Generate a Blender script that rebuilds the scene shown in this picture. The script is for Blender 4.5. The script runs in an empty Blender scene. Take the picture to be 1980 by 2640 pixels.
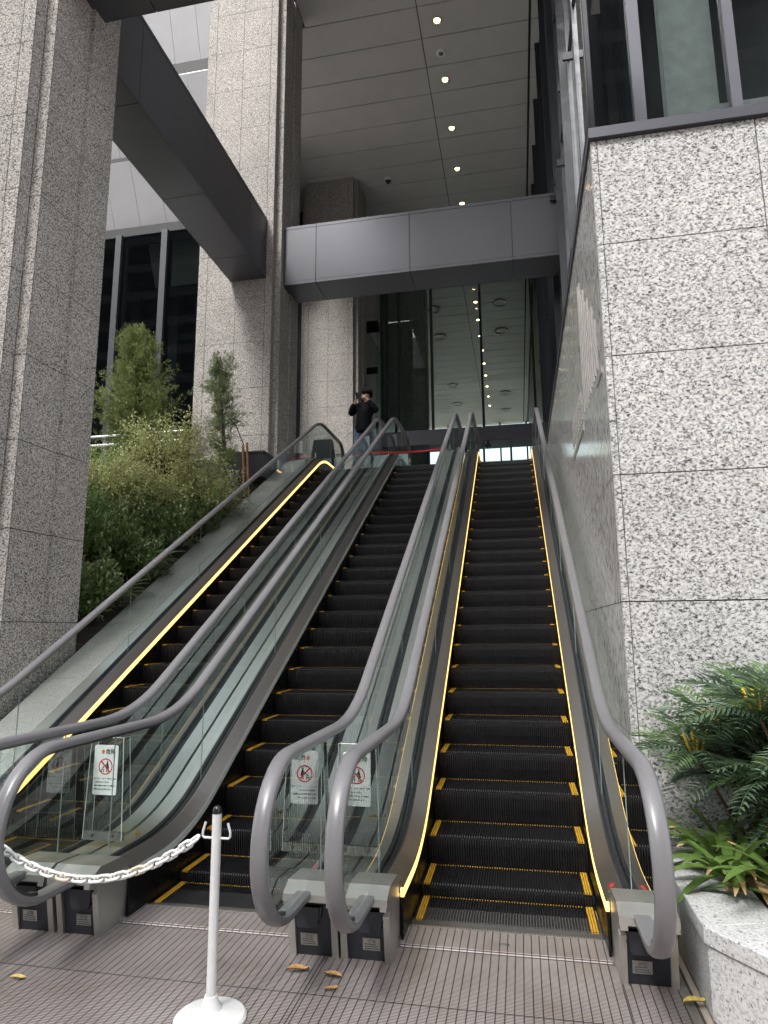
import bpy, bmesh, math, random
import numpy as np
from mathutils import Vector, Matrix

random.seed(7); rng = np.random.default_rng(7)
SC = bpy.context.scene
COL = SC.collection
R = math.radians

# ------------------------------------------------------------------ camera, sky, sun, exposure
cam = bpy.data.cameras.new('camera'); cob = bpy.data.objects.new('camera', cam); COL.objects.link(cob)
cam.sensor_fit = 'HORIZONTAL'; cam.sensor_width = 36.0; cam.lens = 1720 / 1980 * 36.0
cam.clip_start = 0.05; cam.clip_end = 2000
_r = Vector((0.9802848, 0.19745499, -0.00729587)); _u = Vector((0.04172858, -0.17079172, 0.98442314)); _f = Vector((-0.19313319, 0.96531949, 0.17566404))
CAM = Vector((0.15525, -5.55949, 1.64632))
cob.matrix_world = Matrix(((_r.x, _u.x, -_f.x, CAM.x), (_r.y, _u.y, -_f.y, CAM.y), (_r.z, _u.z, -_f.z, CAM.z), (0, 0, 0, 1)))
SC.camera = cob

SUN_EL, SUN_AZ = R(50), R(202)          # azimuth measured clockwise from +y: the sun stands behind the camera, a little to the left
wd = bpy.data.worlds.new('World'); SC.world = wd; wd.use_nodes = True
nt = wd.node_tree; bg = nt.nodes['Background']
sky = nt.nodes.new('ShaderNodeTexSky'); sky.sky_type = 'NISHITA'; sky.sun_disc = False
sky.sun_elevation = SUN_EL; sky.sun_rotation = SUN_AZ; sky.dust_density = 4.0; sky.air_density = 1.0; sky.ozone_density = 1.0
hs = nt.nodes.new('ShaderNodeHueSaturation'); hs.inputs['Saturation'].default_value = 0.28
nt.links.new(sky.outputs[0], hs.inputs['Color']); nt.links.new(hs.outputs[0], bg.inputs[0]); bg.inputs[1].default_value = 0.14
sl = bpy.data.lights.new('sun', 'SUN'); sl.energy = 1.1; sl.angle = R(12); sl.color = (1.0, 0.98, 0.96)
so = bpy.data.objects.new('sun', sl); COL.objects.link(so)
sdir = Vector((math.sin(SUN_AZ) * math.cos(SUN_EL), math.cos(SUN_AZ) * math.cos(SUN_EL), math.sin(SUN_EL)))
so.location = sdir * 60; so.rotation_euler = sdir.to_track_quat('Z', 'Y').to_euler()
SC.render.engine = 'CYCLES'
SC.cycles.max_bounces = 8; SC.cycles.diffuse_bounces = 3; SC.cycles.glossy_bounces = 4; SC.cycles.transparent_max_bounces = 16
SC.view_settings.view_transform = 'Standard'; SC.view_settings.look = 'None'
SC.view_settings.exposure = 1.85; SC.view_settings.gamma = 1.0; SC.view_settings.use_curve_mapping = False

# ------------------------------------------------------------------ mesh helpers
class MB:
    def __init__(s): s.v = []; s.f = []
    def add(s, vs, fs):
        o = len(s.v); s.v += [tuple(map(float, p)) for p in vs]; s.f += [tuple(i + o for i in f) for f in fs]; return s
    def box(s, x0, x1, y0, y1, z0, z1):
        return s.add([(x0,y0,z0),(x1,y0,z0),(x1,y1,z0),(x0,y1,z0),(x0,y0,z1),(x1,y0,z1),(x1,y1,z1),(x0,y1,z1)],
                     [(3,2,1,0),(4,5,6,7),(0,1,5,4),(1,2,6,5),(2,3,7,6),(3,0,4,7)])
    def prism(s, pts, axis, a, b):
        """polygon pts (2-D) in the plane across axis, extruded from a to b"""
        def P(p, t): return {'x': (t, p[0], p[1]), 'y': (p[0], t, p[1]), 'z': (p[0], p[1], t)}[axis]
        n = len(pts); vs = [P(p, a) for p in pts] + [P(p, b) for p in pts]
        fs = [tuple(range(n))[::-1], tuple(range(n, 2 * n))] + [(i, (i + 1) % n, n + (i + 1) % n, n + i) for i in range(n)]
        return s.add(vs, fs)
    def grid(s, rows, closed_u=False, closed_v=False, caps=False):
        nr, nc = len(rows), len(rows[0]); vs = [p for r in rows for p in r]; fs = []
        for i in range(nr if closed_v else nr - 1):
            for j in range(nc if closed_u else nc - 1):
                a = i * nc + j; b = i * nc + (j + 1) % nc; i2 = (i + 1) % nr
                fs.append((a, b, i2 * nc + (j + 1) % nc, i2 * nc + j))
        if caps: fs += [tuple(range(nc))[::-1], tuple(range((nr - 1) * nc, nr * nc))]
        return s.add(vs, fs)
    def tube(s, pts, rad, n=8, closed=False):
        pts = [Vector(p) for p in pts]; m = len(pts); rows = []
        rad = rad if hasattr(rad, '__len__') else [rad] * m
        up = None
        for i in range(m):
            if closed: t = pts[(i + 1) % m] - pts[i - 1]
            else: t = pts[min(i + 1, m - 1)] - pts[max(i - 1, 0)]
            t.normalize()
            if up is None: up = Vector((0, 0, 1)) if abs(t.z) < .9 else Vector((1, 0, 0))
            a = t.cross(up); a.normalize(); b = a.cross(t); b.normalize(); up = b
            rows.append([tuple(pts[i] + (a * math.cos(k * 2 * math.pi / n) + b * math.sin(k * 2 * math.pi / n)) * rad[i]) for k in range(n)])
        return s.grid(rows, closed_u=True, closed_v=closed, caps=not closed)
    def lathe(s, prof, cx, cy, n=24, caps=True):
        rows = [[(cx + r * math.cos(2 * math.pi * k / n), cy + r * math.sin(2 * math.pi * k / n), z) for k in range(n)] for r, z in prof]
        return s.grid(rows, closed_u=True, caps=caps)
    def sweep(s, path, sec, cx=0.0):
        """section (dx, dn) carried along a path of (y, z) points"""
        rows = []
        m = len(path)
        for i in range(m):
            a, b = path[max(i - 1, 0)], path[min(i + 1, m - 1)]
            ty, tz = b[0] - a[0], b[1] - a[1]; l = math.hypot(ty, tz); ny, nz = -tz / l, ty / l
            rows.append([(cx + dx, path[i][0] + ny * dn, path[i][1] + nz * dn) for dx, dn in sec])
        return s.grid(rows, closed_u=True, caps=True)

def origin_of(o):
    p = Vector((0, 0, 0))
    while o is not None: p = p + Vector(o.location); o = o.parent
    return p

def obj(name, mb, mat, parent=None, smooth=False, recalc=True, loc=None):
    """links the shapes in mb (world coordinates) as ONE mesh object; with a parent its data is stored around the parent's origin"""
    o0 = origin_of(parent) if parent else Vector(loc or (0, 0, 0))
    me = bpy.data.meshes.new(name)
    vs = [(p[0] - o0.x, p[1] - o0.y, p[2] - o0.z) for p in mb.v]
    me.from_pydata(vs, [], mb.f)
    if recalc:
        bm = bmesh.new(); bm.from_mesh(me); bmesh.ops.recalc_face_normals(bm, faces=bm.faces); bm.to_mesh(me); bm.free()
    if smooth:
        me.polygons.foreach_set('use_smooth', [True] * len(me.polygons))
    me.materials.append(M[mat])
    ob = bpy.data.objects.new(name, me); COL.objects.link(ob)
    if parent: ob.parent = parent
    elif loc: ob.location = loc
    return ob

def smooth_angle(ob, deg=40):
    me = ob.data; me.polygons.foreach_set('use_smooth', [True] * len(me.polygons))
    bm = bmesh.new(); bm.from_mesh(me)
    for e in bm.edges:
        if len(e.link_faces) == 2 and e.calc_face_angle(0) > R(deg): e.smooth = False
    bm.to_mesh(me); bm.free(); return ob

def bevel(ob, w=.003, seg=1):
    m = ob.modifiers.new('bevel', 'BEVEL'); m.width = w; m.segments = seg; m.limit_method = 'ANGLE'; return ob

def tag(o, label, cat, group=None):
    o['label'] = label; o['category'] = cat
    if group: o['group'] = group
    return o
def thing(name, loc, label, cat, group=None):
    o = bpy.data.objects.new(name, None); COL.objects.link(o); o.location = loc; o.empty_display_size = .1
    return tag(o, label, cat, group)
def struct(o): o['kind'] = 'structure'; return o
def link_copy(name, me, mat, parent, loc, rot=(0, 0, 0), scale=(1, 1, 1)):
    o = bpy.data.objects.new(name, me); COL.objects.link(o); o.parent = parent
    o.location = Vector(loc) - origin_of(parent); o.rotation_euler = rot; o.scale = scale
    return o

# ------------------------------------------------------------------ materials
M = {}
def nodes(name):
    m = bpy.data.materials.new(name); m.use_nodes = True; M[name] = m
    t = m.node_tree; return m, t, t.nodes['Principled BSDF']
def N(t, kind, **k):
    n = t.nodes.new(kind)
    for a, v in k.items(): setattr(n, a, v)
    return n
def math_n(t, op, a, b=None, c=None):
    n = N(t, 'ShaderNodeMath', operation=op)
    for i, v in enumerate((a, b, c)):
        if v is None: continue
        if isinstance(v, (int, float)): n.inputs[i].default_value = v
        else: t.links.new(v, n.inputs[i])
    return n.outputs[0]
def ramp(t, fac, stops, interp='LINEAR'):
    r = N(t, 'ShaderNodeValToRGB'); r.color_ramp.interpolation = interp
    e = r.color_ramp.elements
    while len(e) < len(stops): e.new(0.5)
    for i, (p, c) in enumerate(stops): e[i].position = p; e[i].color = (*c, 1) if len(c) == 3 else c
    t.links.new(fac, r.inputs[0]); return r.outputs[0]
def noise(t, vec, scale, detail=3, rough=.55, dist=0):
    n = N(t, 'ShaderNodeTexNoise'); n.inputs['Scale'].default_value = scale; n.inputs['Detail'].default_value = detail
    n.inputs['Roughness'].default_value = rough; n.inputs['Distortion'].default_value = dist
    if vec is not None: t.links.new(vec, n.inputs['Vector'])
    return n.outputs['Fac']
def coords(t, scale=(1, 1, 1), rot=(0, 0, 0)):
    c = N(t, 'ShaderNodeTexCoord'); g = N(t, 'ShaderNodeMapping'); g.inputs['Scale'].default_value = scale; g.inputs['Rotation'].default_value = rot
    t.links.new(c.outputs['Object'], g.inputs['Vector']); return g.outputs[0]
def bump(t, b, h, strength, dist=.01):
    n = N(t, 'ShaderNodeBump'); n.inputs['Strength'].default_value = strength; n.inputs['Distance'].default_value = dist
    t.links.new(h, n.inputs['Height']); t.links.new(n.outputs[0], b.inputs['Normal'])
def mixc(t, fac, a, b, mode='MIX'):
    n = N(t, 'ShaderNodeMix', data_type='RGBA', blend_type=mode)
    if isinstance(fac, (int, float)): n.inputs[0].default_value = fac
    else: t.links.new(fac, n.inputs[0])
    for i, v in ((6, a), (7, b)):
        if isinstance(v, tuple): n.inputs[i].default_value = (*v, 1)
        else: t.links.new(v, n.inputs[i])
    return n.outputs[2]

def plain(name, col, rough=.5, metal=0.0, var=.12, vscale=6.0, bmp=0.0, bscale=200.0, spec=.5, stretch=(1, 1, 1), rvar=.1):
    m, t, b = nodes(name)
    v = coords(t, stretch)
    f = noise(t, v, vscale, 4, .6)
    lo = tuple(c * (1 - var) for c in col); hi = tuple(min(1, c * (1 + var)) for c in col)
    t.links.new(ramp(t, f, [(.3, lo), (.7, hi)]), b.inputs['Base Color'])
    b.inputs['Metallic'].default_value = metal; b.inputs['Specular IOR Level'].default_value = spec
    g = noise(t, v, vscale * 3.3, 5, .65)
    t.links.new(ramp(t, g, [(.25, (max(rough - rvar, .03),) * 3), (.75, (min(rough + rvar, 1),) * 3)]), b.inputs['Roughness'])
    if bmp: bump(t, b, noise(t, v, bscale, 2), bmp, .002)
    return m

def granite(name, light, mid, dark, scale=30, rough=.75, bmp=.5, dk=(.40, .47), stretch=(1, 1, 1.0), spec=.3):
    m, t, b = nodes(name)
    v = coords(t, stretch, (.3, .4, .2))
    n1 = noise(t, v, scale, 6, .72, .5)
    vo = N(t, 'ShaderNodeTexVoronoi', feature='SMOOTH_F1'); vo.inputs['Scale'].default_value = scale * 1.25; t.links.new(v, vo.inputs['Vector'])
    n2 = noise(t, v, scale * .9, 2, .5)
    c1 = ramp(t, n1, [(dk[0] - .04, dark), (dk[0] + .02, mid), (dk[1], light), (.75, tuple(min(1, c * 1.12) for c in light))])
    c2 = ramp(t, n2, [(.36, (.74, .73, .72)), (.52, (1, 1, 1))])
    col = mixc(t, 1.0, c1, c2, 'MULTIPLY')
    big = ramp(t, noise(t, v, 1.1, 3), [(.3, (.88, .88, .87)), (.7, (1.05, 1.04, 1.02))])
    col = mixc(t, 1.0, col, big, 'MULTIPLY')
    t.links.new(col, b.inputs['Base Color']); b.inputs['Roughness'].default_value = rough; b.inputs['Specular IOR Level'].default_value = spec
    if bmp: bump(t, b, math_n(t, 'ADD', n1, noise(t, v, scale * 3, 3)), bmp, .004)
    return m

granite('granite_flamed', (.57, .57, .56), (.27, .27, .27), (.045, .046, .048), 46, .8, .5, (.43, .53), (1, 1, 1.35))
granite('granite_flamed_grey', (.52, .495, .47), (.25, .235, .22), (.04, .038, .035), 56, .8, .6, (.45, .55), (1, 1, 1.2))
granite('granite_polished', (.50, .495, .48), (.33, .325, .315), (.07, .07, .07), 55, .16, 0, (.40, .50), (1, .45, .25), .6)
granite('granite_kerb', (.36, .365, .345), (.24, .245, .235), (.08, .08, .08), 110, .45, .1, (.40, .52))
granite('granite_planter', (.54, .54, .545), (.34, .34, .35), (.05, .053, .06), 75, .5, .15, (.39, .45))
plain('joint_dark', (.05, .048, .045), .9)
plain('beam_metal', (.066, .067, .080), .40, .2, .04, .8, 0, 200, .5, (1, 1, 1), .0)
plain('beam_gap', (.015, .015, .017), .6)
plain('ceiling_panel', (.43, .42, .41), .45, .0, .05, 1.5)
plain('slot_black', (.006, .006, .007), .7)
plain('step_black', (.017, .017, .019), .45, .2, .25, 9, 0, 200, .3)
plain('step_tread', (.018, .018, .020), .36, .4, .3, 12)
plain('step_yellow', (.48, .27, .02), .45, 0, .22, 30)
plain('skirt_black', (.006, .006, .007), .3, .2, .3, 3, 0, 100, .25)
plain('deck_bronze', (.36, .335, .315), .3, .9, .04, 1.5, 0, 300, .5, (1, .2, .2), .0)
plain('deck_steel', (.66, .69, .66), .3, .85, .04, 1.5, 0, 300, .5, (1, .2, .2), .0)
plain('gasket', (.02, .022, .024), .45)
plain('rail_rubber', (.155, .152, .158), .30, 0, .04, 1.2, 0, 200, .5, (1, 1, 1), .0)
plain('rail_track', (.13, .13, .135), .35, .8)
plain('foot_steel', (.44, .43, .40), .36, .75, .08, 5, .05, 400)
plain('foot_plastic', (.018, .02, .028), .42, 0, .25, 8)
plain('inlet_blue', (.30, .34, .42), .35, .3, .1, 20)
plain('button_red', (.36, .02, .02), .4)
plain('plate_steel', (.34, .33, .31), .4, .8, .1, 60)
plain('plate_ink', (.08, .08, .08), .6)
plain('comb_alu', (.34, .32, .30), .38, .7, .15, 20)
plain('paint_white', (.60, .60, .595), .4, 0, .06, 12)
plain('cap_black', (.012, .012, .013), .2)
plain('chain_white', (.74, .73, .70), .35, 0, .08, 20)
plain('chain_stained', (.66, .55, .42), .4, 0, .12, 20)
plain('sign_white', (.74, .78, .76), .4, 0, .03, 10)
plain('sign_ink', (.03, .03, .032), .5)
plain('sign_red', (.55, .04, .06), .45)
plain('sign_orange', (.72, .25, .03), .45)
plain('mullion_dark', (.018, .022, .027), .5, .0, .08, 2, 0, 200, .35)
plain('mullion_grey', (.075, .075, .092), .45, .1, .06, 3)
plain('panel_light', (.40, .40, .41), .4, .1, .04, 1.5)
plain('panel_white', (.85, .86, .86), .35)
plain('steel_rail', (.62, .61, .58), .25, .9)
plain('board_dark', (.03, .045, .05), .4)
plain('paper', (.72, .71, .68), .7)
plain('tape_red', (.55, .02, .03), .4)
plain('leaf_dry', (.40, .22, .07), .7, 0, .4, 60)
plain('leaf_dry_yellow', (.52, .38, .09), .6, 0, .3, 60)
plain('soil', (.030, .022, .016), .95, 0, .4, 20, .6, 40)
plain('paving', (.36, .31, .27), .6, 0, .08, 12, .1, 100)
plain('bark', (.075, .045, .03), .9, 0, .3, 40, .5, 60)
plain('stake', (.17, .075, .035), .8, 0, .3, 20)
plain('lobby_floor', (.5, .5, .48), .22, 0, .06, 2)
plain('teal_wall', (.09, .14, .13), .35, 0, .06, 1)
plain('lobby_wall', (.32, .36, .34), .5, 0, .06, 1)
plain('skin', (.52, .31, .22), .5, 0, .08, 30)
plain('hair', (.006, .0055, .0055), .8, 0, .3, 80, 0, 200, .15)
plain('jacket_navy', (.006, .0065, .011), .85, 0, .3, 30, 0, 200, .2)
plain('shirt_black', (.006, .006, .007), .8)
plain('denim', (.13, .19, .32), .85, 0, .25, 14)
plain('shoe', (.05, .05, .055), .6)
plain('sole', (.7, .7, .68), .6)
plain('phone_body', (.02, .025, .035), .2)
plain('brass_line', (.40, .38, .36), .4, .5)

def emit(name, col, s, base=(.8, .8, .8)):
    m, t, b = nodes(name); b.inputs['Base Color'].default_value = (*base, 1)
    b.inputs['Emission Color'].default_value = (*col, 1); b.inputs['Emission Strength'].default_value = s; return m
emit('strip_lit', (1.0, .62, .18), .72, (.7, .5, .15))
plain('strip_unlit', (.52, .54, .50), .45, 0, .06, 20)
emit('lamp_warm', (1.0, .70, .33), 9)
plain('lamp_ring', (.62, .52, .36), .25, .9)
plain('fixture_dark', (.09, .10, .10), .4, .2)

def glass(name, tint, f0=.07, rough=.0, boost=1.0):
    m = bpy.data.materials.new(name); m.use_nodes = True; M[name] = m; t = m.node_tree; t.nodes.clear()
    out = N(t, 'ShaderNodeOutputMaterial'); tr = N(t, 'ShaderNodeBsdfTransparent'); gl = N(t, 'ShaderNodeBsdfGlossy'); mx = N(t, 'ShaderNodeMixShader')
    tr.inputs[0].default_value = (*tint, 1); gl.inputs['Roughness'].default_value = rough; gl.inputs[0].default_value = (.95, 1, .98, 1)
    lw = N(t, 'ShaderNodeFresnel'); lw.inputs[0].default_value = 1.5
    fac = math_n(t, 'MINIMUM', math_n(t, 'ADD', math_n(t, 'MULTIPLY', lw.outputs[0], boost), f0 - .04), 1.0)
    t.links.new(fac, mx.inputs[0]); t.links.new(tr.outputs[0], mx.inputs[1]); t.links.new(gl.outputs[0], mx.inputs[2]); t.links.new(mx.outputs[0], out.inputs[0])
    return m
glass('glass_balustrade', (.86, .915, .895), .075, 0, 1.7)
glass('glass_acrylic', (.93, .95, .94), .06)
glass('glass_lobby', (.70, .86, .80), .042)
glass('glass_tower', (.78, .86, .84), .042)
glass('glass_facade', (.46, .58, .55), .042)
glass('glass_dark', (.16, .20, .21), .06)
glass('glass_corner', (.62, .66, .64), .05)

# slotted metal floor plates: bars across, dark grooves along
m, t, b = nodes('floor_grate')
tc = N(t, 'ShaderNodeTexCoord'); sx = N(t, 'ShaderNodeSeparateXYZ'); t.links.new(tc.outputs['Object'], sx.inputs[0])
gx = math_n(t, 'PINGPONG', math_n(t, 'ADD', sx.outputs[0], 50.0), .0205); gy = math_n(t, 'PINGPONG', math_n(t, 'ADD', sx.outputs[1], 50.0), .0055)
lx = ramp(t, math_n(t, 'DIVIDE', gx, .0205), [(.09, (0, 0, 0)), (.15, (1, 1, 1))]); ly = ramp(t, math_n(t, 'DIVIDE', gy, .0055), [(.30, (0, 0, 0)), (.62, (1, 1, 1))])
hgt = math_n(t, 'MULTIPLY', lx, ly)
st = ramp(t, noise(t, tc.outputs['Object'], 2.2, 5, .6), [(.3, (.66, .61, .58)), (.7, (1.0, 1.0, 1.0))])
colr = mixc(t, 1.0, ramp(t, hgt, [(0, (.04, .036, .037)), (1, (.50, .455, .435))]), st, 'MULTIPLY')
t.links.new(colr, b.inputs['Base Color']); b.inputs['Metallic'].default_value = .3; b.inputs['Roughness'].default_value = .45
bump(t, b, hgt, .6, .003)

def leafmat(name, c1, c2, rough=.45, trans=.25, scale=3.0):
    m, t, b = nodes(name)
    oi = noise(t, coords(t), scale, 3, .7)
    t.links.new(ramp(t, oi, [(.32, c1), (.68, c2)]), b.inputs['Base Color']); b.inputs['Roughness'].default_value = rough
    tl = N(t, 'ShaderNodeBsdfTranslucent'); t.links.new(ramp(t, oi, [(.3, c1), (.7, c2)]), tl.inputs[0])
    mx = N(t, 'ShaderNodeMixShader'); mx.inputs[0].default_value = trans
    o = [n for n in t.nodes if n.type == 'OUTPUT_MATERIAL'][0]
    t.links.new(b.outputs[0], mx.inputs[1]); t.links.new(tl.outputs[0], mx.inputs[2]); t.links.new(mx.outputs[0], o.inputs[0]); return m
leafmat('leaf_conifer', (.13, .17, .06), (.30, .36, .14), .6, .25, 5)
leafmat('leaf_conifer_thin', (.13, .17, .08), (.28, .34, .16), .6, .25, 5)
leafmat('leaf_variegated', (.20, .26, .08), (.66, .64, .33), .5, .3, 16)
leafmat('leaf_dark', (.085, .13, .045), (.21, .28, .11), .25, .15, 7)
leafmat('leaf_fern', (.13, .23, .06), (.26, .40, .13), .5, .3, 5)
leafmat('leaf_mahonia', (.065, .115, .07), (.14, .21, .125), .36, .15, 4)
leafmat('leaf_mahonia_young', (.08, .16, .05), (.16, .26, .09), .4, .3, 5)
leafmat('leaf_strap', (.075, .14, .03), (.16, .25, .06), .35, .22, 6)
leafmat('leaf_strap_dry', (.42, .25, .08), (.60, .45, .25), .6, .2, 8)
leafmat('flower_yellow', (.6, .38, .03), (.75, .5, .05), .6, .2, 8)

# ------------------------------------------------------------------ shared geometry of the place
T30 = math.tan(R(30)); LAND = 5.06; WALLX = .80; CEIL = 16.7; GX = 1.276
def fillet(p0, p1, p2, rad, n=10):
    """points of a path corner p1 rounded with radius rad"""
    a = Vector(p0) - Vector(p1); b = Vector(p2) - Vector(p1); a.normalize(); b.normalize()
    ang = math.acos(max(-1, min(1, a.dot(b)))); tl = rad / math.tan(ang / 2)
    c = Vector(p1) + (a + b).normalized() * (rad / math.sin(ang / 2))
    s = Vector(p1) + a * tl; e = Vector(p1) + b * tl
    va, vb = s - c, e - c; out = []
    for i in range(n + 1):
        k = i / n; v = va.lerp(vb, k); v = v.normalized() * rad; out.append(tuple(c + v))
    return out
def deck_path(y0=-1.70, y1=9.05):
    zb, zt = .155, LAND + .095
    k0, k1 = ((zb - .7) / T30, zb), ((zt - .7) / T30, zt)
    P = [(y0, zb)] + fillet((y0, zb), k0, k1, 1.7) + fillet(k0, k1, (y1, zt), 1.5) + [(y1, zt)]
    return P
def interp(path, y):
    for a, b in zip(path, path[1:]):
        if a[0] <= y <= b[0] and b[0] > a[0]: return a[1] + (b[1] - a[1]) * (y - a[0]) / (b[0] - a[0])
    return path[0][1] if y < path[0][0] else path[-1][1]
def sub_path(path, ya, yb):
    return [(ya, interp(path, ya))] + [p for p in path if ya + .01 < p[0] < yb - .01] + [(yb, interp(path, yb))]
DECK = deck_path()
RB, RT, RR = 1.06, LAND + 1.06, .36        # handrail flat heights, newel radius
def rail_path():
    h = 1.63
    k0, k1 = ((RB - h) / T30, RB), ((RT - h) / T30, RT)
    yb, yt = -2.30, 9.42
    P = [(-1.86, RB - 2 * RR - .01)]
    P += [(yb - RR * math.sin(a), RB - RR - RR * math.cos(a)) for a in np.linspace(0, math.pi, 19)]
    P += fillet((yb, RB), k0, k1, 1.5) + fillet(k0, k1, (yt, RT), 1.5)
    P += [(yt + RR * math.sin(a), RT - RR + RR * math.cos(a)) for a in np.linspace(0, math.pi, 19)]
    P += [(8.95, RT - 2 * RR)]
    return P
RAIL = rail_path()
i0 = 20; RAIL_TOP = RAIL[i0 - 1:-20]
def rail_top(y):
    if y < -2.30: return RB - RR + math.sqrt(max(RR ** 2 - (y + 2.30) ** 2, 0))
    if y > 9.42: return RT - RR + math.sqrt(max(RR ** 2 - (y - 9.42) ** 2, 0))
    return interp([(-2.30, RB)] + RAIL_TOP + [(9.42, RT)], y)
def glass_low(y):
    if y < -1.75:
        yy = min(y, -1.75); return RB - RR - math.sqrt(max(RR ** 2 - (yy + 2.30) ** 2, 0)) if y < -2.30 else RB - 2 * RR + .02
    if y > 9.0: return RT - RR - math.sqrt(max(RR ** 2 - (y - 9.42) ** 2, 0)) if y > 9.42 else RT - 2 * RR
    return interp(DECK, y) + .16
# ------------------------------------------------------------------ ground, floors, ceiling
struct(obj('ground', MB().box(-400, 400, -400, 400, -.35, -.012), 'paving'))
fl = struct(obj('escalator_floor', MB().box(-7, .86, -6.5, -1.2, -.011, -.001), 'joint_dark'))
xs = [-7, -5.7, -4.13, -3.99, -2.51, -2.37, -.90, -.76, .56, .80]; ys = [-1.752, -2.285, -2.95, -3.62, -4.3, -5.2, -6.4]
for i in range(len(xs) - 1):
    for j in range(len(ys) - 1):
        obj('floor_plate', MB().box(xs[i] + .003, xs[i + 1] - .003, ys[j + 1] + .003, ys[j] - .003, 0, .004), 'floor_grate', fl)
obj('edge_trim', MB().box(.803, .845, -6.4, -1.9, 0, .004), 'comb_alu', fl)
obj('edge_trim', MB().box(.803, .845, -1.895, -1.2, 0, .003), 'comb_alu', fl)
obj('paving_tile', MB().box(.62, 1.6, -3.6, -2.56, .0045, .008), 'paving', fl)
struct(obj('upper_floor', MB().box(-16, GX, 9.06, 44, LAND - .4, LAND), 'lobby_floor'))
struct(obj('side_floor', MB().box(-16, -4.515, 6.2, 9.055, LAND - .4, LAND), 'lobby_floor'))
cl = struct(obj('ceiling', MB().box(-4.6, GX + .3, -.6, 43, CEIL + .05, CEIL + .3).box(-6.8, -4.601, 8.12, 12.85, CEIL + .05, CEIL + .3).box(-8.85, -4.601, 12.851, 43, CEIL + .05, CEIL + .3), 'slot_black'))
cx = [-4.56, -1.707, 1.0, 1.04, GX]
r0, dr = 8.27, .914
for k in range(-9, 38):
    ya, yb = r0 + k * dr, r0 + (k + 1) * dr
    for a, b_ in ((cx[0] if ya < 8.2 else -6.75 if ya < 12.9 else -8.8, cx[1]), (cx[1], cx[2]), (cx[3], cx[4])):
        a2 = a
        obj('ceiling_panel', MB().box(a2 + .012, b_ - .012, ya + .012, yb - .012, CEIL, CEIL + .045), 'ceiling_panel', cl)

# ------------------------------------------------------------------ escalators
def nose_z(y):
    T = [(-3, .004), (-1.40, .004), (-1.03, .085), (-.66, .29), (-.33, .505), (-.2, .5845), (6.9, .7 + 6.9 * T30), (7.25, 4.865), (7.6, 5.0), (7.95, 5.05), (8.3, LAND - .004), (12, LAND - .004)]
    return interp(T, y)
STEPD = .348
def step_mesh():
    """cleated tread and curved cleated riser, one comb section carried along the profile"""
    n = 64; w = 1.048; p = w / n; prof = []
    sec = []
    for i in range(n):
        x0 = -w / 2 + i * p
        sec += [(x0, 0), (x0 + p * .42, 0), (x0 + p * .46, -1), (x0 + p * .96, -1)]
    path = [(.372, 0, 0, 1), (.012, 0, 0, 1), (.0, -.010, -.7, .7), (.003, -.05, -1, 0), (.012, -.12, -1, .1), (.03, -.2, -1, .15), (.04, -.24, -1, .2)]
    rows = [[(x, y - ny * d * .016, z + (nz * d * .016)) for x, d in sec] for y, z, ny, nz in path]
    mb = MB().grid(rows)
    me = bpy.data.meshes.new('step'); me.from_pydata(mb.v, [], mb.f); me.materials.append(M['step_tread']); me.materials.append(M['step_black'])
    nc = len(sec) - 1
    me.polygons.foreach_set('material_index', [0 if i // nc < 1 else 1 for i in range(len(mb.f))])
    y = MB()
    for s in (-1, 1):
        for k in range(3):
            c = s * (.5035 - k * .0145)
            y.box(c - .0052, c + .0052, -.003, .348, -.009, .003)
    for i in range(4, n - 4): 
        x0 = -w / 2 + i * p; y.box(x0 + p * .06, x0 + p * .36, .330, .346, -.006, .0014)
    ym = bpy.data.meshes.new('yellow_edge'); ym.from_pydata(y.v, [], y.f); ym.materials.append(M['step_yellow'])
    return me, ym
STEP, YEL = step_mesh()
ESC = {}
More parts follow.
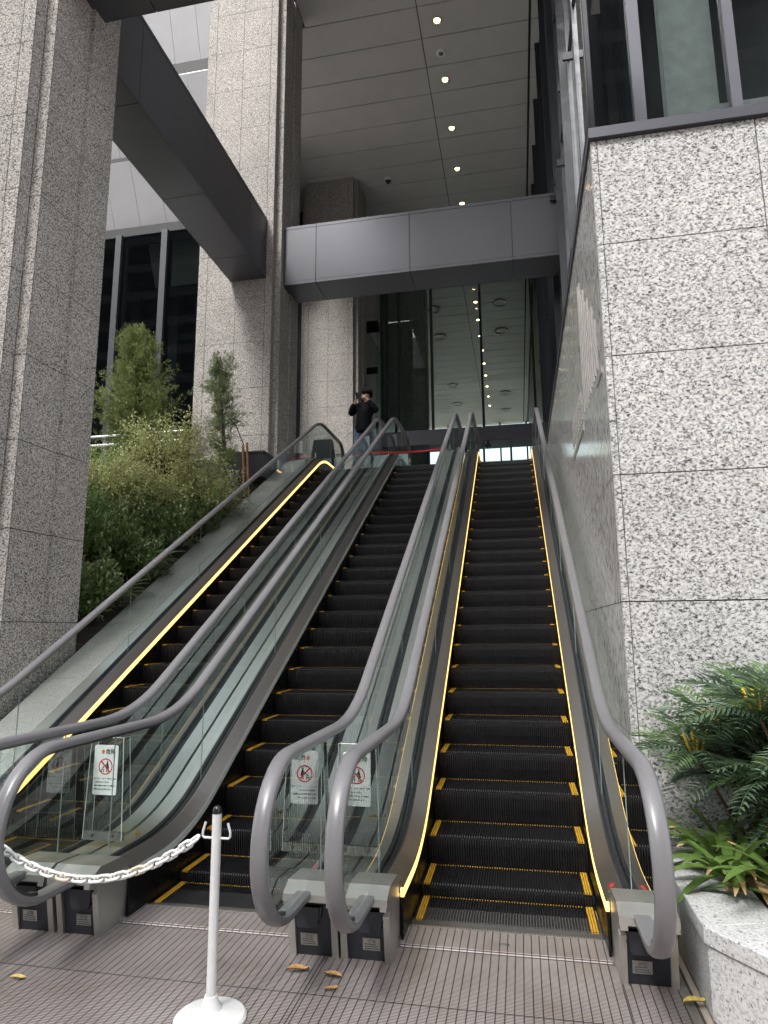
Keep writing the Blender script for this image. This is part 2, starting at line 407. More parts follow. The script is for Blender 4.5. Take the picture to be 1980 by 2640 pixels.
def escalator(cx, lit, phase, label, button):
    root = thing('escalator', (cx, -1.9, 0), label, 'escalator', 'escalators side by side')
    k = -4
    while True:
        y = phase + STEPD * k; k += 1
        if y > 8.75: break
        if y < -1.62: continue
        s = link_copy('step', STEP, None, root, (cx, y, nose_z(y)))
        link_copy('yellow_edge', YEL, None, s, (cx, y, nose_z(y)))
    obj('truss_pan', MB().sweep(DECK, [(-.545, -.78), (.545, -.78), (.545, -.752), (-.545, -.752)], cx), 'skirt_black', root)
    # skirts, lit strips, decks
    for sg in (-1, 1):
        F = lambda sec: [(sg * a, b) for a, b in sec]
        obj('skirt', MB().sweep(DECK, F([(.527, -.75), (.54, -.75), (.54, .0735), (.527, .0735)]), cx), 'skirt_black', root)
        obj('light_strip', MB().sweep(DECK, F([(.523, .0737), (.541, .0737), (.541, .1205), (.523, .1205)]), cx), 'strip_lit' if lit else 'strip_unlit', root)
        cuts = [-1.70, -.62, 2.9, 6.6, 9.05]
        for a, b in zip(cuts, cuts[1:]):
            sp = sub_path(DECK, a + .0015, b - .0015)
            obj('inner_deck', MB().sweep(sp, F([(.5245, .121), (.530, .127), (.607, .182), (.614, .182), (.614, .09), (.545, .09)]), cx), 'deck_bronze', root)
            obj('outer_deck', MB().sweep(sp, F([(.690, .09), (.690, .182), (.808, .182), (.808, .09)]), cx), 'deck_steel', root)
        obj('glass_channel', MB().sweep(DECK, F([(.6145, .10), (.6145, .176), (.625, .184), (.634, .176), (.640, .160), (.663, .160), (.669, .176), (.678, .184), (.6895, .176), (.6895, .10)]), cx), 'gasket', root)
        # glass panes, cut by upright joints
        gx = sg * .6505
        cuts = [-2.652, -1.74, -.58, .96, 2.50, 4.04, 5.58, 7.12, 8.66, 9.772]
        for a, b in zip(cuts, cuts[1:]):
            ysmp = np.linspace(a + .002, b - .002, 15)
            lo = [glass_low(y) for y in ysmp]; hi = [rail_top(y) - .004 for y in ysmp]
            pts = [(y, z) for y, z in zip(ysmp, lo)] + [(y, z) for y, z in zip(ysmp[::-1], hi[::-1])]
            mb = MB()
            n = len(ysmp)
            for xx in (gx,):
                mb.grid([[(cx + xx, y, z) for y, z in zip(ysmp, lo)], [(cx + xx, y, z) for y, z in zip(ysmp, hi)]])
            o = obj('glass_pane', mb, 'glass_balustrade', root, recalc=False)
            for y in (a + .002, b - .002):
                e = MB()
                i = 0 if y < (a + b) / 2 else -1
                if abs(hi[i] - lo[i]) > .2: e.box(cx + gx - .0025, cx + gx + .0025, y - .0005, y + .0005, lo[i], hi[i])
                if e.v: obj('pane_edge', e, 'pane_edge', o)
        # handrail on its track
        sec = [(-.038, -.012), (-.040, .004), (-.036, .018), (-.024, .026), (-.010, .029), (.010, .029), (.024, .026), (.036, .018), (.040, .004), (.038, -.012), (.026, -.014), (-.026, -.014)]
        smooth_angle(obj('handrail', MB().sweep(RAIL, [(sg * .6505 + a, b) for a, b in sec], cx), 'rail_rubber', root), 50)
        obj('handrail_track', MB().sweep(RAIL[2:-2], [(sg * .6505 + a, b) for a, b in ((-.016, -.030), (.016, -.030), (.018, -.0145), (-.018, -.0145))], cx), 'rail_track', root)
        # newel bases at both landings
        for top in (False, True):
            if not top: Y = lambda d: -1.97 + d; z0 = 0
            else: Y = lambda d: 9.38 - d; z0 = LAND
            x0, x1 = cx + sg * .548, cx + sg * .808
            side = [(Y(.035), z0 + .004), (Y(.33), z0 + .004), (Y(.33), z0 + .30), (Y(.22), z0 + .355), (Y(.0), z0 + .37), (Y(-.085), z0 + .335), (Y(-.09), z0 + .285), (Y(.0), z0 + .262), (Y(-.012), z0 + .235)]
            bd = obj('newel_base', MB().prism([(Y(.05), z0 + .004), (Y(.33), z0 + .004), (Y(.33), z0 + .302), (Y(.20), z0 + .358), (Y(.02), z0 + .36), (Y(.012), z0 + .24)], 'x', min(x0, x1) + .002, max(x0, x1) - .002), 'foot_plastic', root)
            for q in (x0, x1):
                q2 = q + (-.034 if q > (x0 + x1) / 2 else .034)
                obj('side_cheek', MB().prism(side, 'x', min(q, q2), max(q, q2)), 'foot_steel', bd)
            hood = [(Y(.335), z0 + .305), (Y(.205), z0 + .364), (Y(.0), z0 + .377), (Y(-.085), z0 + .338), (Y(-.088), z0 + .305), (Y(-.05), z0 + .318), (Y(.01), z0 + .345), (Y(.20), z0 + .345), (Y(.33), z0 + .290)]
            obj('hood', MB().prism(hood, 'x', min(x0, x1) - .003, max(x0, x1) + .003), 'foot_steel', bd)
            obj('inlet_collar', MB().prism([(Y(-.05), z0 + .312), (Y(.008), z0 + .340), (Y(.05), z0 + .335), (Y(.05), z0 + .300), (Y(-.055), z0 + .300)], 'x', cx + sg * .6505 - .062, cx + sg * .6505 + .062), 'inlet_blue', bd)
            cb = MB()
            for q, hh in ((.0, .20), (.012, .175)):
                cb.prism([(cx + sg * .6505 - .075 + q, z0 + .255), (cx + sg * .6505 + .075 - q, z0 + .255), (cx + sg * .6505 + .07 - q, z0 + hh), (cx + sg * .6505 + .045, z0 + hh - .018), (cx + sg * .6505 - .045, z0 + hh - .018), (cx + sg * .6505 - .07 + q, z0 + hh)], 'y', Y(-.008 - q * .8), Y(.03))
            obj('inlet_boot', cb, 'foot_plastic', bd)
            if not top:
                pl = obj('maker_plate', MB().add([(cx + sg * .6505 + a_, y_ - b_, z_) for b_ in (.003, -.003) for a_, y_, z_ in ((-.045, -1.930, .055), (.045, -1.930, .055), (.045, -1.9395, .115), (-.045, -1.9395, .115))], [(0, 1, 2, 3), (7, 6, 5, 4), (0, 4, 5, 1), (1, 5, 6, 2), (2, 6, 7, 3), (3, 7, 4, 0)]), 'plate_steel', bd)
                text_mesh('OTIS', .020, (cx + sg * .6505, -1.9415, .100), 'plate_ink', pl, 'plate_lettering')
                ln = MB()
                for q in range(3): ln.box(cx + sg * .6505 - .036, cx + sg * .6505 + .036 - q * .008, -1.9372 - q * .0018, -1.9330 - q * .0018, .062 + q * .011, .066 + q * .011)
                obj('plate_print', ln, 'plate_ink', pl)
    # comb plates
    cp = obj('comb_plate', MB().prism([(-1.752, .004), (-1.735, .016), (-1.515, .016), (-1.50, .008), (-1.50, .002), (-1.752, .002)], 'x', cx - .555, cx + .555), 'floor_grate', root)
    th = MB()
    for i in range(64): 
        x = cx - .52 + (i + .7) * 1.04 / 64; th.prism([(-1.505, .003), (-1.505, .013), (-1.462, .0062), (-1.462, .004)], 'x', x - .0035, x + .0035)
    th.box(cx - .53, cx + .53, -1.515, -1.499, .010, .0168)
    obj('comb_teeth', th, 'comb_alu', cp)
    for q in (-.543, .543): obj('edge_bar', MB().box(cx + q - .01, cx + q + .01, -1.75, -1.50, .012, .0185), 'comb_alu', cp)
    text_mesh('OTIS', .030, (cx, -1.66, .0175), 'plate_ink', cp, 'plate_lettering', flat=True)
    obj('landing_plate', MB().box(cx - .56, cx + .56, 8.55, 9.055, LAND - .03, LAND + .004), 'floor_grate', root)
    # stop button on the inner deck
    for sg in button:
        bx = obj('stop_button', MB().lathe([(.001, 0), (.019, 0), (.019, .005), (.014, .008), (.001, .009)], 0, 0, 16), 'button_red'); bx.parent = root
        bx.location = (sg * .570, .33, .308); bx.rotation_euler = (0, sg * -R(38), 0)
        fr = obj('button_frame', MB().box(cx + sg * .572 - .03, cx + sg * .572 + .03, -1.69, -1.55, .27, .285), 'plate_steel', root)
    return root

TXT = {}
def text_mesh(s, size, loc, mat, parent, name, flat=False, depth=.0006):
    c = bpy.data.curves.new(name, 'FONT'); c.body = s; c.size = size; c.align_x = 'CENTER'; c.align_y = 'CENTER'; c.extrude = depth; c.resolution_u = 2
    o = bpy.data.objects.new(name, c); COL.objects.link(o)
    dg = bpy.context.evaluated_depsgraph_get(); me = bpy.data.meshes.new_from_object(o.evaluated_get(dg))
    bpy.data.objects.remove(o); bpy.data.curves.remove(c)
    me.materials.clear(); me.materials.append(M[mat])
    ob = bpy.data.objects.new(name, me); COL.objects.link(ob)
    ob.parent = parent; ob.location = Vector(loc) - origin_of(parent); ob.rotation_euler = (0, 0, 0) if flat else (R(90), 0, 0)
    return ob
plain('pane_edge', (.20, .25, .23), .4)
E3 = escalator(0.0, True, 0.0, 'rightmost escalator, beside the polished granite wall, with gold lit edges', (1,))
E2 = escalator(-1.63, False, -.044, 'middle escalator with unlit pale edge strips', (1,))
E1 = escalator(-3.27, True, .02, 'leftmost escalator with a broad gold lit strip, beside the sloping plants', (1,))
# ------------------------------------------------------------------ granite cladding helpers
def inset_poly(P, d):
    n = len(P); out = []
    for i in range(n):
        a, b, c = Vector(P[i - 1]), Vector(P[i]), Vector(P[(i + 1) % n])
        u = (b - a).normalized(); w = (c - b).normalized()
        n1 = Vector((-u.y, u.x)); n2 = Vector((-w.y, w.x))      # inward for CCW
        k = d / max(1 + n1.dot(n2), .2)
        out.append(tuple(b + (n1 + n2) * k))
    return out
_h = [(.83, -.965), (.83, -.81), (.965, -.81), (.965, -.25), (1.0, -.25), (1.0, .25)]
PLAN = _h + [(-x, y) for x, y in _h[::-1]]        # counter-clockwise: right side with its rebates, back, left side, front
def pillar(name, cx, cy, zs, label, mat, vis, splits=None):
    """granite pillar with rebated corners; slabs with open joints on a dark core"""
    root = thing(name, (cx, cy, zs[0]), label, 'pillar', 'granite pillars')
    P = [(cx + x, cy + y) for x, y in PLAN]; I = inset_poly(P, .03)
    obj('core', MB().prism(inset_poly(P, .024), 'z', zs[0], zs[-1] + .02), 'joint_dark', root)
    rest = MB(); n = len(P); g = .004
    for i in range(n):
        a, b = Vector(P[i]), Vector(P[(i + 1) % n]); ia, ib = Vector(I[i]), Vector(I[(i + 1) % n]); u = (b - a); L = u.length; u.normalize()
        nrm = Vector((u.y, -u.x))
        visible = (nrm.y < -.5 or nrm.x > .5) and (nrm.dot(Vector((CAM.x - a.x, CAM.y - a.y))) > 0) and L > .1
        for z0, z1 in zip(zs, zs[1:]):
            segs = [(0, 1)]
            if L > 1.2: segs = [(0, .0964), (.0964, .5), (.5, .9036), (.9036, 1)]
            for s0, s1 in segs:
                gg = g if L > .1 else .0
                w0, w1 = a + u * L * s0, a + u * L * s1; iw0, iw1 = (ia if s0 == 0 else w0 - nrm * .03), (ib if s1 == 1 else w1 - nrm * .03)
                q = [w0 + u * gg, w1 - u * gg, iw1 - u * gg, iw0 + u * gg]
                mb = MB().prism([tuple(p) for p in q], 'z', z0 + g, z1 - g)
                if visible: obj('granite_slab', mb, mat, root)
                else: rest.add(mb.v, mb.f)
    obj('rear_cladding', rest, mat, root)
    return root
def courses(z0, zj, dz, z1):
    zs = [z0]; z = zj
    while z < z0 + .15: z += dz
    while z < z1 - .2: zs.append(z); z += dz
    return zs + [z1]
PX = -5.56
pillar('granite_pillar', PX, .74, courses(0, .875, .885, CEIL), 'huge near granite pillar at the left edge of the picture', 'granite_flamed_grey', 1)
pillar('granite_pillar', PX, 7.84, courses(LAND, 5.63, 1.03, CEIL), 'granite pillar behind the two conifers, dark beam end on its face', 'granite_flamed_grey', 1)
pillar('granite_pillar', PX, 14.95, courses(LAND, 6.0, .885, CEIL), 'granite pillar behind the standing person', 'granite_flamed_grey', 1)
pillar('granite_pillar', PX + 1.2, 22.06, courses(LAND, 6.0, .885, CEIL), 'granite pillar inside the lobby, seen through the green glass', 'granite_flamed_grey', 1)

# ------------------------------------------------------------------ podium wall on the right
wall = thing('granite_wall', (WALLX, -1.05, 0), 'tall pale granite wall to the right of the escalators', 'wall')
zj = [0, .22, 1.0, 1.82, 2.65, 3.48, 4.31, 5.13]
obj('core', MB().box(WALLX + .024, 6.0, -1.026, 9.0, 0, 5.12), 'joint_dark', wall)
xj = [WALLX + .001, 1.893, 2.99, 4.09, 5.2, 6.0]
for i in range(len(xj) - 1):
    for j in range(len(zj) - 1):
        x0 = xj[i] + (.045 if i == 0 else .004)
        obj('granite_slab', MB().box(x0, xj[i + 1] - .004, -1.05, -1.02, zj[j] + .004, zj[j + 1] - .004), 'granite_flamed', wall)
for j in range(len(zj) - 1):
    obj('corner_slab', MB().box(WALLX + .0005, WALLX + .041, -1.05, -1.02, zj[j] + .004, zj[j + 1] - .004), 'granite_flamed', wall)
yj = [-1.018, 1.0, 3.05, 5.1, 7.15, 9.0]
for i in range(len(yj) - 1):
    for j in range(len(zj) - 1):
        obj('polished_slab', MB().box(WALLX, WALLX + .03, yj[i] + .002, yj[i + 1] - .002, zj[j] + .003, zj[j + 1] - .003), 'granite_polished', wall)
obj('coping', MB().box(WALLX - .015, 6.1, -1.085, -.3, 5.135, 5.215).box(WALLX - .015, 1.3, -.3, 9.0, 5.135, 5.215), 'beam_metal', wall)

# raised metal emblem on the polished side of the wall: upright bars over two slanted underlines
em = thing('wall_emblem', (WALLX, .2, 3.5), 'raised metal emblem of upright bars and characters on the polished wall', 'sign')
for k in range(9):
    y = -.62 + k * .125
    obj('bar', MB().box(WALLX - .006, WALLX - .001, y - .016, y + .016, 3.55, 3.95 + .1 * k + .07 * (k % 2)), 'brass_line', em)
obj('underline', MB().box(WALLX - .008, WALLX - .001, -.86, -.55, 3.44, 3.50), 'brass_line', em)
obj('underline', MB().box(WALLX - .008, WALLX - .001, .55, 1.72, 3.44, 3.50), 'brass_line', em)
for k in range(10):
    y = .62 + k * .11
    c = MB(); 
    for q in range(4): c.box(WALLX - .006, WALLX - .001, y + .01 * (q % 2), y + .04 + .03 * (q % 2), 3.56 + q * .075, 3.60 + q * .075)
    c.box(WALLX - .006, WALLX - .001, y + .026, y + .04, 3.56, 3.84)
    obj('character', c, 'brass_line', em)

# ------------------------------------------------------------------ beams
def beam(label, x0, x1, y0, y1, z0, z1, axis, cuts):
    r = thing('box_beam', (x0, y0, z0), label, 'beam', 'dark metal box beams')
    obj('core', MB().box(x0 + .03, x1 - .03, y0 + .03, y1 - .03, z0 + .03, z1 - .03), 'beam_gap', r)
    lo, hi = (x0, x1) if axis == 'x' else (y0, y1)
    c = [lo] + cuts + [hi]
    for a, b in zip(c, c[1:]):
        a += .006; b -= .006
        A = (lambda p, q, z_0, z_1, nm, m: obj(nm, MB().box(a, b, p, q, z_0, z_1), m, r)) if axis == 'x' else (lambda p, q, z_0, z_1, nm, m: obj(nm, MB().box(p, q, a, b, z_0, z_1), m, r))
        p0, p1 = (y0, y1) if axis == 'x' else (x0, x1)
        A(p0 + .004, p0 + .028, z0 + .075, z1 - .075, 'side_panel', 'beam_metal')
        A(p1 - .028, p1 - .004, z0 + .075, z1 - .075, 'side_panel', 'beam_metal')
        for zz in (z0, z1 - .07): 
            A(p0, p0 + .028, zz + .002, zz + .068, 'edge_strip', 'beam_metal'); A(p1 - .028, p1, zz + .002, zz + .068, 'edge_strip', 'beam_metal')
        A(p0 + .032, p1 - .032, z0, z0 + .028, 'soffit_panel', 'beam_metal')
        A(p0 + .032, p1 - .032, z1 - .028, z1, 'top_panel', 'beam_metal')
    return r
beam('dark grey beam bridging from granite pillar to glass building across the escalators', -4.60, GX + .02, 7.18, 8.0, 9.06, 10.45, 'x', [-3.86, -1.80, .32])
beam('brownish dark beam running from the near pillar to the far pillar', -5.68, -4.87, 1.0, 6.87, 9.10, 10.5, 'y', [1.95, 4.0, 5.95])
beam('dark beam crossing the top left corner of the picture', -4.60, GX + .02, -.1, .68, 9.06, 10.45, 'x', [-3.86, -1.80, .32])

# ------------------------------------------------------------------ downlights and ceiling gear
def disc(name, x, y, z, r, mat, parent=None, h=.02, loc=None): return obj(name, MB().lathe([(r, z - h), (r, z)], x, y, 20), mat, parent, loc=loc)
ORD = ['first', 'second', 'third', 'fourth', 'fifth', 'sixth', 'seventh', 'eighth', 'ninth', 'tenth']
for k in list(range(0, 5)) + list(range(8, 17)):
    y = 8.75 + 1.857 * k
    lab = f'{ORD[k]} warm downlight from the top in the outside ceiling' if k < 5 else f'{ORD[k - 8]} small lit downlight below the bridging beam, behind lobby glass'
    L = thing('downlight', (-1.26, y, CEIL - .02), lab, 'ceiling light', 'row of lit downlights')
    obj('ring', MB().lathe([(.125, CEIL - .022), (.125, CEIL - .001), (.072, CEIL - .001), (.108, CEIL - .022), (.125, CEIL - .022)], -1.26, y, 24, False), 'lamp_ring', L)
    obj('lamp', MB().lathe([(.001, CEIL - .016), (.045, CEIL - .014), (.068, CEIL - .004)], -1.26, y, 28), 'lamp_warm', L, recalc=False)
S = thing('ceiling_sensor', (-1.27, 9.71, CEIL - .05), 'white round sensor between the first two downlights', 'sensor')
obj('base', MB().lathe([(.11, CEIL - .03), (.13, CEIL - .001)], -1.27, 9.71, 24), 'paint_white', S); obj('dome', MB().lathe([(.001, CEIL - .055), (.05, CEIL - .05), (.065, CEIL - .03)], -1.27, 9.71, 20), 'fixture_dark', S)
S = thing('dome_camera', (-3.6, 14.35, CEIL - .1), 'white dome security camera on the ceiling beside the far pillar', 'camera')
obj('housing', MB().lathe([(.12, CEIL - .07), (.14, CEIL - .001)], -3.6, 14.35, 24), 'paint_white', S); obj('lens_dome', MB().lathe([(.001, CEIL - .15), (.07, CEIL - .12), (.10, CEIL - .071)], -3.6, 14.35, 20), 'cap_black', S)
for i, (x, y) in enumerate(((-.15, 23.9), (-.15, 26.9), (-.2, 36.1), (-.2, 39.6), (-3.31, 23.9), (-3.31, 26.95), (-3.35, 34.1), (-3.35, 37.6))):
    S = thing('round_fixture', (x, y, CEIL - .06), f'{ORD[i % 4]} round unlit fixture in the {"right" if i < 4 else "left"} row of the lobby ceiling', 'ceiling light', 'round lobby ceiling fixtures')
    obj('rim', MB().lathe([(.24, CEIL - .03), (.33, CEIL - .05), (.34, CEIL - .001), (.24, CEIL - .001), (.24, CEIL - .03)], x, y, 24, False), 'ceiling_panel', S); disc('diffuser', x, y, CEIL - .004, .238, 'fixture_dark', S)

# ------------------------------------------------------------------ lobby: glass front, doors, interior
YB = 16.5
lob = thing('lobby_front', (-1.7, YB, LAND), 'green tinted glass front of the lobby at the top of the escalators', 'glass front')
bx = [-4.56, -4.1, -3.66, -2.5, -.77, .97, GX]
for x in bx[1:-1]: obj('mullion', MB().box(x - .04, x + .04, YB - .10, YB + .10, 8.36 if x > -3.7 else LAND, CEIL - .003), 'mullion_dark', lob)
for a, b in zip(bx, bx[1:]):
    if a < -3.7: zc = [LAND + .01, 9.2, 12.6, CEIL - .01]
    else: zc = [8.37, CEIL - .01]
    for z0, z1 in zip(zc, zc[1:]): obj('glass_pane', MB().add([(a + .042, YB, z0), (b - .042, YB, z0), (b - .042, YB, z1 - .006), (a + .042, YB, z1 - .006)], [(0, 1, 2, 3)]), 'glass_lobby', lob, recalc=False)
obj('return_wall', MB().box(-8.6, -6.57, 15.45, 15.6, LAND, CEIL), 'teal_wall', lob)
obj('transom', MB().box(-3.62, GX, YB - .12, YB + .12, 8.22, 8.36), 'mullion_grey', lob)
for a, b in ((-3.62, -1.76), (-1.75, -.80), (-.79, GX)): obj('fascia_panel', MB().box(a, b, YB - .9, YB + .1, 7.70, 8.20), 'mullion_grey', lob)
for x in (-3.6, -2.7, -1.75, -.8, .1, 1.1): obj('door_post', MB().box(x - .035, x + .035, YB - .05, YB + .05, LAND, 7.69), 'mullion_dark', lob)
for a, b in ((-3.565, -2.735), (-2.665, -1.785), (-1.715, -.835), (-.765, .065), (.135, 1.065)):
    d = obj('door_pane', MB().add([(a, YB, LAND + .03), (b, YB, LAND + .03), (b, YB, 7.68), (a, YB, 7.68)], [(0, 1, 2, 3)]), 'glass_lobby', lob, recalc=False)
    obj('door_rail', MB().box(a, b, YB - .02, YB + .02, LAND + 2.1, LAND + 2.16), 'mullion_dark', d)
cam2 = thing('security_camera', (-.62, 15.55, 7.5), 'black security camera hanging from the lobby fascia', 'camera')
obj('bracket', MB().box(-.66, -.58, 15.57, 15.6, 7.55, 7.72), 'foot_plastic', cam2)
obj('body', MB().tube([(-.62, 15.56, 7.52), (-.62, 15.40, 7.46), (-.62, 15.28, 7.42)], [.09, .095, .07], 12), 'cap_black', cam2)
# lobby interior shell
nw = thing('lobby_wall', (-6.8, 20, LAND), 'dark green lobby side wall just behind the far pillar', 'wall')
obj('wall_face', MB().box(-6.95, -6.75, 15.98, 43, LAND, CEIL), 'teal_wall', nw)
for y in (16.6, 18.7, 20.8, 22.9, 25.0, 27.1):
    for z in (LAND + .02, 9.2, 12.6): obj('wall_panel', MB().box(-6.749, -6.72, y + .01, y + 2.08, z + .01, z + 3.3), 'teal_wall', nw)
rw = thing('lobby_wall', (GX, 25, LAND), 'dark lobby side wall on the right behind the glass', 'wall')
obj('wall_face', MB().box(GX + .11, GX + .25, 15.25, 43, LAND, CEIL), 'teal_wall', rw)
for y in np.arange(15.4, 41, 2.6): obj('wall_panel', MB().box(GX + .08, GX + .109, y, y + 2.56, LAND + .02, 8.3), 'teal_wall', rw); obj('wall_panel', MB().box(GX + .08, GX + .109, y, y + 2.56, 8.34, CEIL - .02), 'teal_wall', rw)
fw = thing('lobby_far_window', (-2.5, 42.5, LAND), 'bright far window wall at the back of the lobby', 'window')
for x in (-6.4, -4.5, -2.6, -.7, 1.2): obj('mullion', MB().box(x - .06, x + .06, 42.4, 42.6, LAND, CEIL), 'mullion_dark', fw)
for z in (LAND + .05, 8.6, 12.6): obj('transom', MB().box(-6.3, 1.2, 42.42, 42.58, z - .04, z + .04), 'mullion_dark', fw)
for a, b in ((-6.3, -4.6), (-4.4, -2.7), (-2.5, -.8), (-.6, 1.1)): obj('glass_pane', MB().add([(a, 42.5, LAND + .1), (b, 42.5, LAND + .1), (b, 42.5, CEIL), (a, 42.5, CEIL)], [(0, 1, 2, 3)]), 'glass_acrylic', fw, recalc=False)
# ------------------------------------------------------------------ glass building on the right
gb = thing('glass_building', (GX, 2.3, 5.2), 'dark glass curtain wall building above the granite wall', 'building')
GYF = 2.3; zt = 20.0
lv = [5.22, 8.1, 10.75, 13.4, 16.05, zt]
nx = 0
ymul = [GYF + .02]
while ymul[-1] < 15.2: ymul.append(ymul[-1] + .95)
for i, y in enumerate(ymul):
    o = obj('mullion', MB().box(GX - .005, GX + .10, y - .03, y + .03, 5.22, zt), 'mullion_grey', gb)
    if 0 < i and i % 2 == 0: obj('fin', MB().box(GX - .13, GX - .006, y - .012, y + .012, 6.3 + .55 * (i % 3), zt), 'mullion_dark', o)
    if i: obj('bracket', MB().box(GX - .16, GX - .007, y + .05, y + .09, 9.6 + .32 * (i % 3), 9.72 + .32 * (i % 3)), 'mullion_dark', o)
for a, b in zip(ymul, ymul[1:]):
    for z0, z1 in zip(lv, lv[1:]):
        obj('glass_pane', MB().add([(GX + .03, a + .032, z0 + .03), (GX + .03, b - .032, z0 + .03), (GX + .03, b - .032, z1 - .03), (GX + .03, a + .032, z1 - .03)], [(0, 1, 2, 3)]), 'glass_corner' if a < 3.0 else 'glass_dark', gb, recalc=False)
for z in lv[1:-1]: obj('transom', MB().box(GX + .004, GX + .09, GYF + .06, 15.2, z - .028, z + .028), 'mullion_grey', gb)
xm = [(GX + .005, GX + .06), (1.815, 1.955), (2.93, 3.05), (3.96, 4.08), (5.0, 5.12), (6.0, 6.12)]
for a, b in xm: obj('front_mullion', MB().box(a, b, GYF - .09, GYF + .02, 5.22, zt), 'mullion_grey' if b > 1.5 else 'mullion_dark', gb)
for (a, a1), (b, b1) in zip(xm, xm[1:]):
    for z0, z1 in zip([5.22, 13.4], [13.4, zt]):
        obj('front_pane', MB().add([(a1 + .002, GYF - .02, z0 + .03), (b - .002, GYF - .02, z0 + .03), (b - .002, GYF - .02, z1 - .03), (a1 + .002, GYF - .02, z1 - .03)], [(0, 1, 2, 3)]), 'glass_tower' if a > 1.5 else 'glass_corner', gb, recalc=False)
# rooms behind the front panes
obj('room_back', MB().box(1.98, 6.2, 4.9, 5.0, 5.22, zt), 'beam_gap', gb)
obj('room_ceiling', MB().box(1.98, 6.2, GYF + .15, 6.0, 13.3, 13.4), 'ceiling_panel', gb)
obj('room_floor', MB().box(1.45, 6.2, GYF + .1, 6.0, 5.0, 5.24), 'lobby_floor', gb)
obj('room_partition', MB().box(2.25, 2.86, 2.42, 2.6, 5.24, 12), 'panel_white', gb)
obj('room_partition', MB().box(2.0, 2.2, 3.6, 4.2, 5.24, 12), 'mullion_dark', gb)
obj('low_screen', MB().box(2.80, 4.2, 2.50, 2.53, 5.24, 8.15), 'panel_white', gb)
obj('side_back', MB().box(GX + .9, GX + 1.0, 6.3, 16.0, 5.2, zt), 'beam_gap', gb)

# ------------------------------------------------------------------ stepped facade behind the plants, far left
fb = thing('stepped_facade', (-11, 12, LAND), 'dark stepped glass facade with pale sloping panels behind the conifers', 'building')
YL = 12.0
def slope_panels(y, x0, x1, z0, z1, w, off=0.0, dy=.9):
    x = x0 + off
    while x < x1:
        xe = min(x + w - .012, x1)
        obj('sloping_panel', MB().add([(x, y, z0), (xe, y, z0), (xe, y - dy, z1), (x, y - dy, z1), (x, y + .03, z0), (xe, y + .03, z0), (xe, y - dy + .03, z1), (x, y - dy + .03, z1)],
            [(0, 1, 2, 3), (4, 7, 6, 5), (0, 4, 5, 1), (3, 2, 6, 7), (0, 3, 7, 4), (1, 5, 6, 2)]), 'panel_light', fb); x += w
for z0, z1 in ((14.55, 16.42), (17.15, 19.25), (20.4, 23.0)): slope_panels(YL + .3, -16, -6.5, z0, z1, .92)
for z0, z1, m_ in ((14.22, 14.53, 'slot_black'), (16.45, 16.74, 'panel_white'), (16.76, 17.13, 'slot_black'), (19.28, 19.84, 'panel_white'), (19.86, 20.38, 'slot_black')):  # white bands: the sky's reflection put in as colour
    obj('facade_band', MB().box(-16, -6.5, YL + (-.05 if m_ == 'panel_white' else .05), YL + .6, z0, z1), m_, fb)
obj('backing', MB().box(-16, -6.5, YL + .65, YL + .8, 14.5, 23), 'slot_black', fb)
xs_ = [-15.4, -13.6, -11.93, -10.33, -8.7, -7.1]
for x in xs_: obj('mullion', MB().box(x - .10, x + .10, YL - .12, YL + .25, LAND, 14.2), 'mullion_dark', fb)
for a, b in zip(xs_, xs_[1:]):
    obj('glass_pane', MB().add([(a + .1, YL, LAND + .02), (b - .1, YL, LAND + .02), (b - .1, YL, 14.2), (a + .1, YL, 14.2)], [(0, 1, 2, 3)]), 'glass_facade', fb, recalc=False)
# second, lower bay behind the glass, with its own sloping panels, posts and rails
for k, (y, dx, dz) in enumerate(((14.6, 1.0, -.15), (17.2, 2.4, -.9))):
    zz = 14.0 + dz
    slope_panels(y, -13.2 + dx, -9.4 + dx, zz, zz + 1.9, .95)
    obj('facade_band', MB().box(-14 + dx, -7 + dx, y + .03, y + .4, zz - .32, zz - .02), 'slot_black', fb)
    for j in range(5):
        x = -13.9 + dx + j * 1.55
        obj('inner_post', MB().box(x - .17, x + .17, y - .1, y + .2, LAND, zz - .33), 'mullion_dark', fb)
    for z in (7.6, 9.9, 12.0): obj('inner_rail', MB().box(-14.2 + dx, -7 + dx, y - .02, y + .06, z - .12 + dz, z + .12 + dz), 'mullion_dark', fb)
obj('inner_wall', MB().box(-16, -6.95, 20, 20.2, LAND, 16), 'beam_gap', fb)
obj('inner_roof', MB().box(-16, -6.95, 12.9, 20.2, 16.0, 16.2), 'beam_gap', fb)
obj('inner_end', MB().box(-16.2, -16, 12.2, 20.2, LAND, 16.2), 'beam_gap', fb)
# glass railing in front of the facade
rl = thing('glass_railing', (-8.6, 7.4, LAND), 'low glass railing with steel posts behind the conifers', 'railing')
for x in (-9.9, -8.68, -7.35, -6.9): obj('post', MB().box(x - .03, x + .03, 7.17, 7.23, LAND, 5.95), 'steel_rail', rl)
for z in (5.72, 5.92): obj('rail', MB().tube([(-10, 7.14, z), (-6.65, 7.14, z)], .025, 10), 'steel_rail', rl)
for a, b in ((-9.86, -8.72), (-8.64, -7.39)): obj('glass_pane', MB().add([(a, 7.25, LAND + .1), (b, 7.25, LAND + .1), (b, 7.25, 6.35), (a, 7.25, 6.35)], [(0, 1, 2, 3)]), 'glass_tower', rl, recalc=False)

